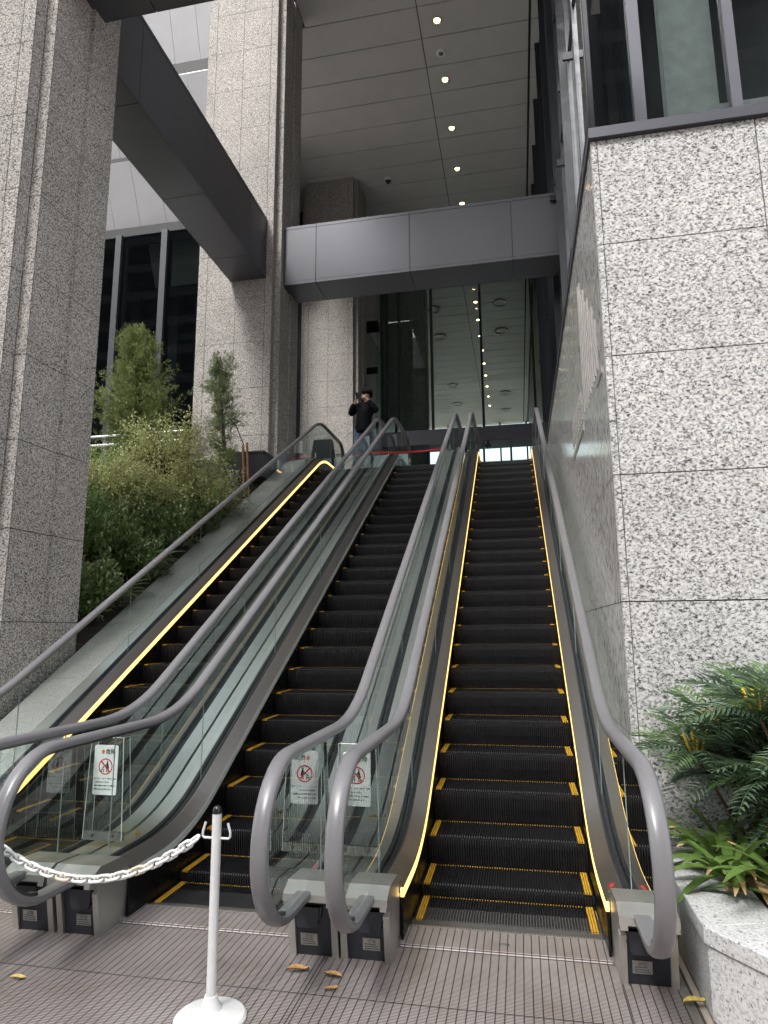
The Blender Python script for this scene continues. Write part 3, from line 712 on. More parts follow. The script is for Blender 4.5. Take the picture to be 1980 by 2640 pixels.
# ------------------------------------------------------------------ granite kerb beside the left escalator, sloping bed
kb = thing('sloping_kerb', (-4.28, -1.7, 0), 'sloping grey granite kerb between leftmost escalator and plants', 'kerb')
kp = deck_path(-6.0, 8.7); yk = [-6.0, -4.6, -3.2, -2.2, -1.35, -.35, .6, 1.55, 2.5, 3.45, 4.4, 5.35, 6.3, 7.25, 8.7]
for a, b in zip(yk, yk[1:]):
    obj('granite_slab', MB().sweep(sub_path(kp, a + .002, b - .002), [(-4.508, -.55), (-4.508, .1815), (-4.082, .1815), (-4.082, -.55)], 0), 'granite_kerb', kb)
def bed_z(y, x=-4.6):
    u = min(max((-4.58 - x) / 1.1, 0), 1)
    return min(.7 + .12 + T30 * max(min(y, 6.9), -.5) + .55 * u * u * (3 - 2 * u), 4.95)
g = MB(); yy = np.linspace(.2, 7.0, 18); xx_ = np.concatenate([np.linspace(-13, -6.2, 6), np.linspace(-6.0, -4.511, 9)])
g.grid([[(x, y, bed_z(y, x) + .05 * math.sin(3.1 * x + 2.3 * y) + .04 * math.sin(7 * y - 5 * x)) for x in xx_] for y in yy])
struct(obj('planting_slope', g, 'soil', smooth=True))
obj_pl = thing('dark_plinth', (-4.7, 6.5, LAND), 'dark plinth box at the foot of the pillar behind the conifers', 'plinth')
obj('box', MB().box(-5.4, -4.512, 6.10, 6.80, 4.55, 5.02), 'beam_metal', obj_pl); obj('lid', MB().box(-5.42, -4.50, 6.08, 6.82, 5.022, 5.06), 'beam_metal', obj_pl)
# ------------------------------------------------------------------ planter on the right
pw = thing('planter_wall', (.9, -2.1, 0), 'white speckled granite planter wall at the lower right', 'planter')
A_, B_, C_, D_ = (.88, -1.055), (.88, -2.185), (1.75, -3.42), (2.9, -3.42)
PTH = [Vector(p) for p in (A_, B_, C_, D_)]
def off_path(d):
    out = []
    for i, p in enumerate(PTH):
        ns = []
        if i > 0: u = (p - PTH[i - 1]).normalized(); ns.append(Vector((-u.y, u.x)))
        if i < len(PTH) - 1: u = (PTH[i + 1] - p).normalized(); ns.append(Vector((-u.y, u.x)))
        if len(ns) == 1: out.append(p + ns[0] * d)
        else: out.append(p + (ns[0] + ns[1]) * (d / (1 + ns[0].dot(ns[1]))))
    return out
for nm, d0, d1, z0, z1 in (('facing_slab', .012, .30, .002, .30), ('coping_slab', 0, .34, .303, .375)):
    o0_, o1_ = off_path(d0), off_path(d1)
    for i, cut in enumerate(((0, .5, 1), (0, .3, .68, 1), (0, .5, 1))):
        for c0, c1 in zip(cut, cut[1:]):
            e0, e1 = c0 + .0015, c1 - .0015
            q = [o0_[i].lerp(o0_[i + 1], e0), o0_[i].lerp(o0_[i + 1], e1), o1_[i].lerp(o1_[i + 1], e1), o1_[i].lerp(o1_[i + 1], e0)]
            bevel(obj(nm, MB().prism([tuple(p) for p in q], 'z', z0, z1), 'granite_planter', pw), .004)
struct(obj('planter_soil', MB().prism([(1.1, -1.06), (1.1, -2.10), (1.95, -3.25), (4.5, -3.25), (4.5, -1.06)], 'z', .05, .345), 'soil'))

# ------------------------------------------------------------------ unseen blocks added behind the camera to darken reflections in glass and steel
tw_ = thing('glass_tower', (-58, -50, 0), 'dark tower added unseen behind the camera to block sky mirrored in the left facade', 'building')  # added mass, keeps bright sky out of the left facade glass
obj('wall', MB().box(-95, -24, -75, -50, 0, 75), 'mullion_grey', tw_)
for i in range(12):
    for j in range(17): obj('window', MB().box(-94 + i * 5.85, -89.2 + i * 5.85, -50.05, -49.98, 2.2 + j * 4.3, 5.2 + j * 4.3), 'mullion_dark', tw_)
tb_ = thing('sky_blocker_right', (22, -48, 0), 'tall block added unseen behind the camera to darken the right glass panes', 'building')  # unseen, added so the right front panes reflect less sky
obj('wall', MB().box(4, 40, -66, -48, 0, 66), 'mullion_grey', tb_)
for i in range(7):
    for j in range(15): obj('window', MB().box(4.8 + i * 5.05, 8.9 + i * 5.05, -48.05, -47.98, 2.2 + j * 4.3, 5.2 + j * 4.3), 'mullion_dark', tb_)
ob_ = thing('sky_blocker_mid', (0, -46, 0), 'block added unseen across the street to darken reflections in the lobby glass', 'building')  # added and made tall to darken what the lobby glass mirrors
obj('wall', MB().box(-22, 3.9, -60, -46, 0, 41), 'ceiling_panel', ob_)
for i in range(3):
    for j in range(9): obj('window', MB().box(-21 + i * 8.2, -15.5 + i * 8.2, -46.04, -45.98, 2.0 + j * 4.0, 4.6 + j * 4.0), 'mullion_dark', ob_)

# ------------------------------------------------------------------ barrier post and chain
def barrier(x, y, label):
    b = thing('barrier_post', (x, y, .004), label, 'barrier post', 'white barrier posts')
    smooth_angle(obj('base', MB().lathe([(.155, .004), (.155, .014), (.145, .024), (.10, .034), (.05, .048), (.034, .075), (.028, .10)], x, y, 40), 'paint_white', b), 30)
    smooth_angle(obj('pole', MB().lathe([(.021, .09), (.021, .84)], x, y, 20), 'paint_white', b), 30)
    smooth_angle(obj('cap', MB().lathe([(.0215, .84), (.0215, .853), (.017, .866), (.009, .873), (.001, .875)], x, y, 20), 'cap_black', b), 60)
    for s in (-1, 1):
        obj('hook', MB().tube([(x + s * .018, y, .735), (x + s * .058, y, .735), (x + s * .066, y, .742), (x + s * .066, y, .76), (x + s * .054, y, .80)], .0055, 8), 'paint_white', b)
    return b
PXp, PYp = -1.225, -2.56
barrier(PXp, PYp, 'white barrier post with black cap and hooks in front of the middle escalator')
barrier(-2.56, PYp, 'white barrier post just beyond the left edge of the picture')
ch = thing('plastic_chain', (-1.9, PYp, .5), 'white plastic chain sagging from the barrier post to the left', 'chain')
def link_me(name, mat):
    a, r = .030, .0165; pts = []
    for k in range(9): pts.append((a - .013 + r * math.cos(-math.pi / 2 + k * math.pi / 8) , r * math.sin(-math.pi / 2 + k * math.pi / 8), 0))
    for k in range(9): pts.append((-a + .013 + r * math.cos(math.pi / 2 + k * math.pi / 8), r * math.sin(math.pi / 2 + k * math.pi / 8), 0))
    mb = MB().tube(pts, .0068, 6, closed=True); me = bpy.data.meshes.new(name); me.from_pydata(mb.v, [], mb.f); me.materials.append(M[mat])
    me.polygons.foreach_set('use_smooth', [True] * len(me.polygons)); return me
LK, LK2 = link_me('chain_link', 'chain_white'), link_me('chain_link', 'chain_stained')
x0, x1, zc0, sag = -2.494, -1.304, .742, .218
pts = [(x, zc0 - sag * (1 - ((x - (x0 + x1) / 2) / ((x1 - x0) / 2)) ** 2)) for x in np.linspace(x0, x1, 400)]
acc = 0; i = 0; last = pts[0]; cnt = 0
for p, q in zip(pts, pts[1:]):
    d = math.hypot(q[0] - p[0], q[1] - p[1]); acc += d
    if acc >= .043:
        acc -= .043; cnt += 1; ang = math.atan2(q[1] - p[1], q[0] - p[0])
        link_copy('chain_link', LK2 if cnt % 9 == 4 else LK, None, ch, (q[0], PYp, q[1]), (R(25) if cnt % 2 else R(115), -ang, 0))

# ------------------------------------------------------------------ acrylic guards with warning signs
def guard(cx, y, label):
    g = thing('acrylic_guard', (cx, y, .30), label, 'acrylic guard', 'clear acrylic guards between escalators')
    w0, w1, z0, z1 = .135, .112, .372, .985
    z0, z1 = .20 + .18, .99
    for nm, q in (('front_sheet', [(-w0, 0, z0), (w0, 0, z0), (w1, 0, z1), (-w1, 0, z1)]), ('side_sheet', [(-w0, .003, z0), (-w0, .10, z0), (-w1, .07, z1), (-w1, .003, z1)]), ('side_sheet', [(w0, .003, z0), (w0, .10, z0), (w1, .07, z1), (w1, .003, z1)])):
        obj(nm, MB().add([(cx + a, y + b, c) for a, b, c in q], [(0, 1, 2, 3)]), 'glass_acrylic', g, recalc=False)
    e = MB()
    for s in (-1, 1):
        e.tube([(cx + s * w0, y, z0), (cx + s * w1, y, z1)], .0022, 5); e.tube([(cx + s * w0, y + .10, z0), (cx + s * w1, y + .07, z1), (cx + s * w1, y, z1)], .0018, 5)
    e.tube([(cx - w1, y, z1), (cx + w1, y, z1)], .0018, 5)
    obj('sheet_edge', e, 'acrylic_edge', g)
    br = obj('base_bracket', MB().box(cx - w0, cx + w0, y + .004, y + .03, z0 - .005, z0 + .045), 'plate_steel', g)
    for s in (-1, 1): obj('bolt', MB().tube([(cx + s * .07, y + .003, z0 + .022), (cx + s * .07, y - .008, z0 + .022)], .009, 8), 'rail_track', br)
    # the sign: plate, warning mark, heading, prohibition mark, lines of small print
    t0, b0, hw = .945, .645, .083
    rr = .012; P = []
    for (a, b, st) in ((hw - rr, t0 - rr, 0), (-hw + rr, t0 - rr, 90), (-hw + rr, b0 + rr, 180), (hw - rr, b0 + rr, 270)):
        P += [(cx + a + rr * math.cos(R(st + k * 22.5)), b + rr * math.sin(R(st + k * 22.5))) for k in range(5)]
    sg = obj('warning_sign', MB().prism(P, 'y', y - .006, y - .003), 'sign_white', g)
    yy = y - .0072
    obj('warning_mark', MB().prism([(cx - .036, .905), (cx - .021, .920), (cx - .006, .905), (cx - .021, .890)], 'y', yy, yy + .001), 'sign_orange', sg)
    obj('exclamation', MB().prism([(cx - .0225, .913), (cx - .0195, .913), (cx - .0200, .901), (cx - .0220, .901)], 'y', yy - .0008, yy).box(cx - .0222, cx - .0198, yy - .0008, yy, .896, .8985), 'sign_ink', sg)
    text_mesh('危険', .034, (cx + .030, yy, .904), 'sign_ink', sg, 'heading')
    zc, rc = .815, .049
    ring = MB().grid([[(cx + rc * f * math.cos(2 * math.pi * k / 40), q, zc + rc * f * math.sin(2 * math.pi * k / 40)) for k in range(40)] for f, q in ((.86, yy), (1, yy), (1, yy + .001), (.86, yy + .001))], closed_u=True, closed_v=True)
    u = Vector((1, -1)).normalized() * rc * .93; n = Vector((1, 1)).normalized() * .0042
    ring.prism([(cx - u.x + n.x, zc - u.y + n.y), (cx - u.x - n.x, zc - u.y - n.y), (cx + u.x - n.x, zc + u.y - n.y), (cx + u.x + n.x, zc + u.y + n.y)], 'y', yy - .0006, yy + .0008)
    obj('prohibition_ring', ring, 'sign_red', sg)
    fg = MB(); q0, q1 = yy - .0003, yy + .0009
    fg.prism([(cx + .012 + .005 * math.cos(k), zc + .031 + .005 * math.sin(k)) for k in np.linspace(0, 2 * math.pi, 11)[:-1]], 'y', q0, q1)
    fg.prism([(cx + .008, zc + .025), (cx + .016, zc + .025), (cx + .026, zc - .012), (cx + .004, zc - .012)], 'y', q0, q1)
    fg.box(cx + .007, cx + .011, q0, q1, zc - .034, zc - .012); fg.box(cx + .016, cx + .020, q0, q1, zc - .034, zc - .012)
    fg.prism([(cx + .009, zc + .020), (cx - .010, zc + .001), (cx - .008, zc - .002), (cx + .011, zc + .014)], 'y', q0, q1)
    fg.prism([(cx - .017, zc + .003), (cx - .010, zc - .006), (cx - .016, zc - .012), (cx - .024, zc - .014), (cx - .026, zc - .010), (cx - .019, zc - .008)], 'y', q0, q1)
    fg.box(cx - .033, cx - .009, q0, q1, zc - .022, zc - .018)
    for xx in (-.028, -.013): fg.prism([(cx + xx + .0045 * math.cos(k), zc - .029 + .0045 * math.sin(k)) for k in np.linspace(0, 2 * math.pi, 9)[:-1]], 'y', q0, q1)
    obj('pictogram', fg, 'sign_ink', sg)
    for k, (s, dx) in enumerate((('ベビーカー、カート、車いす、台車', 0), ('を乗せないでください', -.018), ('転倒・転落でけがをしたり機器が', 0), ('故障するおそれがあります。', -.01))):
        text_mesh(s, .0098, (cx + dx, yy, .742 - k * .021), 'sign_ink', sg, 'small_print')
    return g
plain('acrylic_edge', (.72, .78, .75), .25)
guard(-2.455, -1.55, 'clear acrylic guard with 危険 sign between the left and middle escalators')
guard(-.82, -1.55, 'clear acrylic guard with sign between the middle and right escalators')

# ------------------------------------------------------------------ things on the upper landing
ab = thing('sign_board', (-4.3, 9.35, LAND), 'dark folding sign board on the landing behind the left handrail', 'sign board')
for s in (-1, 1):
    obj('board', MB().add([(-4.62, 9.35 + s * .30, LAND), (-3.98, 9.35 + s * .30, LAND), (-4.08, 9.35 + s * .03, LAND + 1.12), (-4.52, 9.35 + s * .03, LAND + 1.12), (-4.62, 9.35 + s * .33, LAND), (-3.98, 9.35 + s * .33, LAND), (-4.08, 9.35 + s * .06, LAND + 1.12), (-4.52, 9.35 + s * .06, LAND + 1.12)],
        [(0, 1, 2, 3), (4, 7, 6, 5), (0, 4, 5, 1), (2, 6, 7, 3), (0, 3, 7, 4), (1, 5, 6, 2)]), 'board_dark', ab)
rt = thing('red_belt', (-2.2, 9.72, LAND), 'red belt barrier stretched across the top of the middle escalator', 'barrier')
obj('belt', MB().grid([[(x, 9.72, z + 5.93 - .07 * math.sin(math.pi * (x + 3.2) / 2.0) + dz) for x in np.linspace(-3.2, -1.2, 12)] for z, dz in ((0, -.022), (0, .022))]), 'tape_red', rt, recalc=False)
for x in (-3.22, -1.18): obj('stand', MB().lathe([(.14, LAND), (.14, LAND + .02), (.025, LAND + .04), (.025, 5.98)], x, 9.72, 16), 'steel_rail', rt)
for x, z, nm in ((-1.13, 6.1, 'white notice on clear stand behind the right pair of handrails'), (-2.72, 6.2, 'white notice on clear stand behind the left pair of handrails')):
    nb = thing('notice_stand', (x, 9.9, LAND), nm, 'notice')
    obj('sheet', MB().add([(x - .17, 9.9, LAND), (x + .17, 9.9, LAND), (x + .17, 9.9, z + .26), (x - .17, 9.9, z + .26)], [(0, 1, 2, 3)]), 'glass_acrylic', nb, recalc=False)
    obj('paper', MB().box(x - .11, x + .11, 9.888, 9.896, z - .15, z + .17), 'paper', nb)
    obj('foot', MB().box(x - .18, x + .18, 9.8, 10.0, LAND, LAND + .02), 'steel_rail', nb)
bn = thing('ash_bin', (-.82, 10.4, LAND), 'small steel cylinder bin behind the handrails', 'bin')
obj('cylinder', MB().lathe([(.10, LAND), (.10, LAND + .98), (.085, LAND + 1.0)], -.82, 10.4, 20), 'steel_rail', bn); obj('mouth', MB().lathe([(.05, LAND + 1.0), (.05, LAND + 1.015)], -.82, 10.4, 16), 'cap_black', bn)
rg = thing('landing_railing', (-4.15, 9.6, LAND), 'dark landing railing with flat top rail behind the left handrail', 'railing')
obj('top_rail', MB().box(-4.75, -3.88, 9.78, 9.84, 5.90, 5.93), 'steel_rail', rg); obj('post', MB().box(-3.98, -3.90, 9.785, 9.835, LAND, 5.899), 'mullion_grey', rg)
obj('pane', MB().add([(-4.73, 9.81, LAND + .05), (-4.0, 9.81, LAND + .05), (-4.0, 9.81, 5.88), (-4.73, 9.81, 5.88)], [(0, 1, 2, 3)]), 'glass_balustrade', rg, recalc=False)

# ------------------------------------------------------------------ fallen leaves
def dry_leaf(x, y, z, rz, s, label, mat='leaf_dry'):
    L = .055 * s; rows = []
    for i in range(7):
        u = i / 6; w = .020 * s * math.sin(math.pi * (u * .92 + .04)) ** .8; zz = .010 * s * math.sin(u * 3.4 + rz)
        rows.append([(x + (u - .5) * 2 * L * math.cos(rz) - k * w * math.sin(rz), y + (u - .5) * 2 * L * math.sin(rz) + k * w * math.cos(rz), z + .006 + abs(zz) + abs(k) * .012 * s) for k in (-1, -.5, 0, .5, 1)])
    tag(obj('fallen_leaf', MB().grid(rows), mat, smooth=True, recalc=False), label, 'leaf', 'fallen leaves')
dry_leaf(-.985, -2.10, .004, .3, 1.0, 'curled brown leaf on the plates left of the middle newel bases', 'leaf_dry')
dry_leaf(-.80, -2.12, .004, -.2, .85, 'curled brown leaf on the seam before the middle newel bases', 'leaf_dry')
dry_leaf(-.775, -2.24, .004, .5, .6, 'small brown leaf, nearest of those before the middle newel bases', 'leaf_dry')
dry_leaf(-.845, -1.85, .004, 1.1, 1.1, 'two-toned dry leaf wedged between the two middle newel bases', 'leaf_dry')
dry_leaf(.845, -2.06, .006, .35, 1.0, 'yellow leaf on the floor against the planter wall', 'leaf_dry_yellow')
dry_leaf(-2.29, -2.42, .004, .2, .7, 'pale leaf on the plates at the far left edge', 'leaf_dry_yellow')
def deck_z(y): return interp(DECK, y) + .182 / math.cos(math.atan(T30) if y > -.6 else 0)
for x, y, s, lab in ((-2.36, -1.30, .8, 'yellowish leaf on the steel deck below the acrylic guard'), (-2.42, -.62, .5, 'small leaf on the steel deck above the acrylic guard'), (-.86, -.9, .7, 'brown leaf on the deck between middle and right escalators'), (-.74, -.75, .7, 'brown leaf on the deck close to the right escalator glass')):
    dry_leaf(x, y, deck_z(y) - .002, 1.2 + x, s, lab, 'leaf_dry')

# ------------------------------------------------------------------ foliage helpers
def leaf_cloud(P, D, L, W, droop=0.0, fold=.25, up=None):
    """rhombic leaves: base points P, directions D, length L, width W (arrays) -> verts, faces"""
    n = len(P); D = D / np.linalg.norm(D, axis=1, keepdims=True)
    ref = np.tile(np.array([0, 0, 1.0]), (n, 1)) if up is None else up
    S = np.cross(D, ref); S /= np.linalg.norm(S, axis=1, keepdims=True) + 1e-6; U = np.cross(S, D)
    L = np.asarray(L).reshape(-1, 1); W = np.asarray(W).reshape(-1, 1)
    mid = P + D * L * .45; tip = P + D * L - np.array([0, 0, 1.0]) * L * droop
    l = mid + S * W * .5 + U * W * fold; r = mid - S * W * .5 + U * W * fold
    V = np.stack([P, r, tip, l], 1).reshape(-1, 3); i = np.arange(n) * 4
    F = np.concatenate([np.stack([i, i + 1, i + 2], 1), np.stack([i, i + 2, i + 3], 1)])
    return V, F
def cloud_obj(name, VF, mat, parent):
    V, F = VF; o0 = origin_of(parent); me = bpy.data.meshes.new(name)
    me.from_pydata((V - np.array(o0)).tolist(), [], F.tolist()); me.materials.append(M[mat])
    ob = bpy.data.objects.new(name, me); COL.objects.link(ob); ob.parent = parent; return ob
def unit(n): v = rng.normal(size=(n, 3)); return v / np.linalg.norm(v, axis=1, keepdims=True)

def conifer(base, h, rad, nb, label, mat, lean=(0, 0), sparse=1.0, profile=None):
    t = thing('conifer', base, label, 'tree', 'conifers on the slope')
    b = np.array(base, float)
    trunk = [tuple(b + np.array([lean[0] * u ** 1.5, lean[1] * u, h * u])) for u in np.linspace(0, .97, 9)]
    obj('trunk', MB().tube(trunk, [.05 * (1 - .85 * u) for u in np.linspace(0, 1, 9)], 7), 'bark', t)
    Pp, Dd = [], []; limbs = MB()
    for k in range(nb):
        u = rng.uniform(.10, .99) if profile is None else profile(rng)
        a = rng.uniform(0, 2 * math.pi); base_p = b + np.array([lean[0] * u ** 1.5, lean[1] * u, h * u])
        r = rad(u, a) * rng.uniform(.6, 1.12); d = np.array([math.cos(a), math.sin(a), rng.uniform(.15, .9)])
        tip = base_p + d * r
        if k % 3 == 0: limbs.tube([tuple(base_p), tuple(base_p + d * r * .55 + np.array([0, 0, .02])), tuple(tip)], [.009, .006, .002], 4)
        ns = int(26 * sparse)
        for q in range(ns):
            f = rng.uniform(.25, 1.0); c = base_p + d * r * f + rng.normal(size=3) * .055 * (1.1 - f * .4)
            dd = d * .9 + rng.normal(size=3) * .55 + np.array([0, 0, .45])
            for _ in range(4):
                Pp.append(c + rng.normal(size=3) * .014); Dd.append(dd + rng.normal(size=3) * .42)
    obj('limbs', limbs, 'bark', t)
    Pp, Dd = np.array(Pp), np.array(Dd); n = len(Pp)
    cloud_obj('crown', leaf_cloud(Pp, Dd, rng.uniform(.05, .10, n), rng.uniform(.008, .016, n), .05), mat, t)
    return t
def rad1(u, a): return .84 * (1 - u) ** .6 * (1.0 + .32 * math.sin(3 * a + 9 * u) + .18 * math.sin(14 * u + 2 * a)) * (.72 if u < .12 else 1) + .05
conifer((-6.85, 5.5, 4.55), 2.92, rad1, 430, 'dense bushy conifer in front of the dark facade', 'leaf_conifer', (-.10, 0), 1.0)
def rad2(u, a): return .60 * (1 - .66 * u) * max(.15, .62 + .5 * math.sin(1 * a + 15 * u)) * (1 if u > .3 else .4) + .05
conifer((-5.02, 5.5, 4.35), 2.35, rad2, 120, 'thin open conifer with bare trunk against the granite pillar', 'leaf_conifer_thin', (-.22, 0), .8)
stk = thing('wooden_stakes', (-4.62, 5.5, 4.4), 'brown wooden support stakes beside the thin conifer', 'stake')
for x, dz in ((-4.68, .0), (-4.60, .05)): obj('stake', MB().tube([(x + .12, 5.35, 4.0), (x, 5.5, 5.0 + dz)], .022, 7), 'stake', stk)
obj('prop', MB().tube([(-4.60, 5.5, 4.6), (-4.68, 5.5, 5.05), (-4.82, 5.5, 5.38), (-5.0, 5.5, 5.6)], .011, 6), 'bark', stk)

def shrub(name, base, size, n, llen, lwid, mat, label, cat='shrub', group=None, sprays=True, stem_mat='bark', arch=.5, upness=.35):
    """mound of sprays: twigs arching outward carrying many small leaves"""
    t = thing(name, base, label, cat, group)
    b = np.array(base, float); sx, sy, sz = size; st = MB(); Pp, Dd = [], []
    nt_ = max(10, n // 42)
    for k in range(nt_):
        a = rng.uniform(0, 2 * math.pi); e = rng.uniform(.05, 1.0); rr = math.sqrt(1 - (e * .92) ** 2)
        tip = b + np.array([math.cos(a) * rr * sx, math.sin(a) * rr * sy, e * sz]) * rng.uniform(.78, 1.12)
        mid = b + (tip - b) * .5 + np.array([0, 0, sz * arch * rng.uniform(.15, .5)])
        if k % 2 == 0: st.tube([tuple(b + rng.normal(size=3) * .04), tuple(mid), tuple(tip)], [.008, .005, .002], 4)
        for q in range(n // nt_):
            f = rng.uniform(.42, 1.02); c = (1 - f) ** 2 * b + 2 * f * (1 - f) * mid + f * f * tip
            dirn = (tip - mid); dirn = dirn / (np.linalg.norm(dirn) + 1e-6)
            c = c + rng.normal(size=3) * .05; Pp.append(c); Dd.append(dirn * .6 + unit(1)[0] * .9 + np.array([0, 0, upness]))
    obj('stems', st, stem_mat, t)
    Pp, Dd = np.array(Pp), np.array(Dd); m = len(Pp)
    cloud_obj('foliage', leaf_cloud(Pp, Dd, llen * rng.uniform(.6, 1.25, m), lwid * rng.uniform(.7, 1.2, m), .15), mat, t)
    return t
GP = 'shrubs on the slope'
for x, y, s, n, lab in ((-5.65, 4.5, (1.05, .7, 1.25), 7600, 'pale variegated shrub, highest on the slope below the conifers'), (-4.95, 4.35, (.85, .55, .95), 5000, 'pale variegated shrub leaning over the kerb below the thin conifer'),
                    (-6.15, 3.5, (.8, .6, 1.0), 5600, 'pale variegated shrub at mid slope, nearest the near pillar'), (-5.35, 3.5, (.65, .5, .8), 4200, 'smaller variegated shrub in the middle of the slope')):
    shrub('variegated_shrub', (x, y, bed_z(y, x) + .10), s, n, .058, .034, 'leaf_variegated', lab, group=GP, upness=.15)
for x, y, s, n, lab in ((-4.95, 3.25, (.55, .5, .70), 2200, 'dark glossy shrub on the slope below the variegated shrubs'), (-5.2, 2.25, (.6, .5, .80), 2400, 'dark glossy shrub at mid height of the slope'), (-4.85, 1.55, (.40, .45, .65), 1900, 'dark glossy shrub low on the slope beside the near pillar'),
                    (-4.75, 2.55, (.38, .45, .55), 1400, 'dark glossy shrub hugging the kerb halfway up'), (-4.75, 3.95, (.36, .45, .50), 1200, 'dark glossy shrub hugging the kerb higher up'), (-5.9, 2.7, (.55, .5, .75), 1600, 'dark glossy shrub behind the fine green fern')):
    shrub('glossy_shrub', (x, y, bed_z(y, x) + .03), s, int(n * 1.25), .10, .044, 'leaf_dark', lab, group=GP, arch=.3, upness=.6)
for x, y, s, n, lab in ((-5.6, 2.35, (.6, .45, .85), 5200, 'feathery green fern beside the near pillar at mid slope'), (-5.0, 1.4, (.38, .4, .60), 2600, 'feathery green fern lowest on the slope'), (-6.75, 4.5, (.55, .4, .9), 3200, 'bright green fern at the top left of the slope')):
    shrub('feathery_fern', (x, y, bed_z(y, x) + .05), s, n, .07, .011, 'leaf_fern', lab, 'fern', 'ferns on the slope', upness=.1)
# fern fronds that hang over the kerb
def frond_mesh(name, n=13, L=.42, lw=.022, ll=.11, mat='leaf_fern', curl=.35, tipmat=None):
    mb = MB(); pts = []
    for i in range(n + 1):
        u = i / n; pts.append((u * L, 0, .06 * math.sin(u * 2.4) - curl * L * u * u))
    mb.tube(pts, [.0035 * (1 - .8 * i / n) for i in range(n + 1)], 4)
    for i in range(1, n + 1):
        u = i / n; p = pts[i]; l = ll * math.sin(math.pi * (.12 + .80 * u)) ** .7
        for s in (-1, 1):
            dx, dy = .62, s * .78; k = rng.uniform(.9, 1.1) * l; dz = -.18 + rng.uniform(-.12, .12)
            tip = (p[0] + dx * k, p[1] + dy * k, p[2] + dz * k); m1 = (p[0] + dx * k * .45 - dy * lw * .5, p[1] + dy * k * .45 + dx * lw * .5 * s * s, p[2] + dz * k * .3 + .004)
            m2 = (p[0] + dx * k * .45 + dy * lw * .5, p[1] + dy * k * .45 - dx * lw * .5, p[2] + dz * k * .3 + .004)
            mb.add([p, m1, tip, m2], [(0, 1, 2), (0, 2, 3)])
    me = bpy.data.meshes.new(name); me.from_pydata(mb.v, [], mb.f); me.materials.append(M[mat]); return me
FERN = [frond_mesh('frond', 15, .42, .016, .085, 'leaf_fern') for _ in range(2)]
for j, (x, y, lab) in enumerate(((-4.60, 2.55, 'arching fern drooping over the kerb halfway up'), (-4.58, 1.75, 'arching fern drooping over the kerb near the near pillar'), (-4.62, 4.25, 'arching fern drooping over the kerb below the thin conifer'))):
    t_ = thing('arching_fern', (x, y, bed_z(y) + .16), lab, 'fern', 'ferns drooping over the kerb')
    for k in range(11): link_copy('frond', FERN[k % 2], None, t_, (x, y, bed_z(y) + .22), (0, R(rng.uniform(-55, 0)), rng.uniform(-1.9, 1.3)), (rng.uniform(.7, 1.1),) * 3)
# ------------------------------------------------------------------ planting on the right
MAH = [frond_mesh('frond', 13, .36, .0165, .12, 'leaf_mahonia', .3) for _ in range(3)]; MAHY = [frond_mesh('frond', 12, .31, .0155, .11, 'leaf_mahonia_young', .2) for _ in range(2)]
def mahonia(x, y, z, crowns, label):
    t = thing('mahonia', (x, y, z), label, 'shrub', 'fine leaved shrubs in the planter')
    for (dx, dy, dz, n, yng) in crowns:
        c = (x + dx, y + dy, z + dz)
        obj('stem', MB().tube([(x + dx * .2, y + dy * .2, z), (x + dx * .7, y + dy * .7, z + dz * .6), c], [.012, .010, .007], 6), 'bark', t)
        for k in range(n):
            a = k * 2.399 + rng.uniform(-.3, .3); el = rng.uniform(-50, 12)
            link_copy('frond', (MAHY if yng and k % 2 else MAH)[k % 2], None, t, (c[0], c[1], c[2] - .01 * k / n), (rng.uniform(-.4, .4), R(el), a), (rng.uniform(.8, 1.12),) * 3)
        if yng:
            for k in range(4):
                fl_ = MB()
                for q in range(9):
                    p = Vector((c[0] + .03 * math.cos(k * 1.57) * (1 + q * .12), c[1] + .03 * math.sin(k * 1.57) * (1 + q * .12), c[2] + .02 + q * .011)); fl_.tube([tuple(p), tuple(p + Vector((.004, 0, .014)))], [.008, .005], 5)
                obj('raceme', fl_, 'flower_yellow', t)
    return t
def ring_crowns(n, r, z0, z1, nf, yng):
    return [(r * rng.uniform(.3, 1) * math.cos(k * 2.4), r * .8 * rng.uniform(.3, 1) * math.sin(k * 2.4), rng.uniform(z0, z1), nf, 1 if rng.uniform() < yng else 0) for k in range(n)]
mahonia(1.50, -1.42, .33, [(-.34, -.05, .78, 18, 1), (-.05, -.1, .92, 18, 1), (-.42, .0, .62, 18, 1)] + ring_crowns(12, .44, .30, .98, 17, .35), 'fine leaved mahonia with yellow flowers against the granite wall')
mahonia(1.70, -1.85, .33, ring_crowns(14, .44, .30, .95, 17, .2), 'fine leaved mahonia nearest the camera, at the right edge')
mahonia(2.05, -1.50, .33, ring_crowns(7, .35, .5, 1.1, 16, .3), 'fine leaved mahonia mostly beyond the right edge')

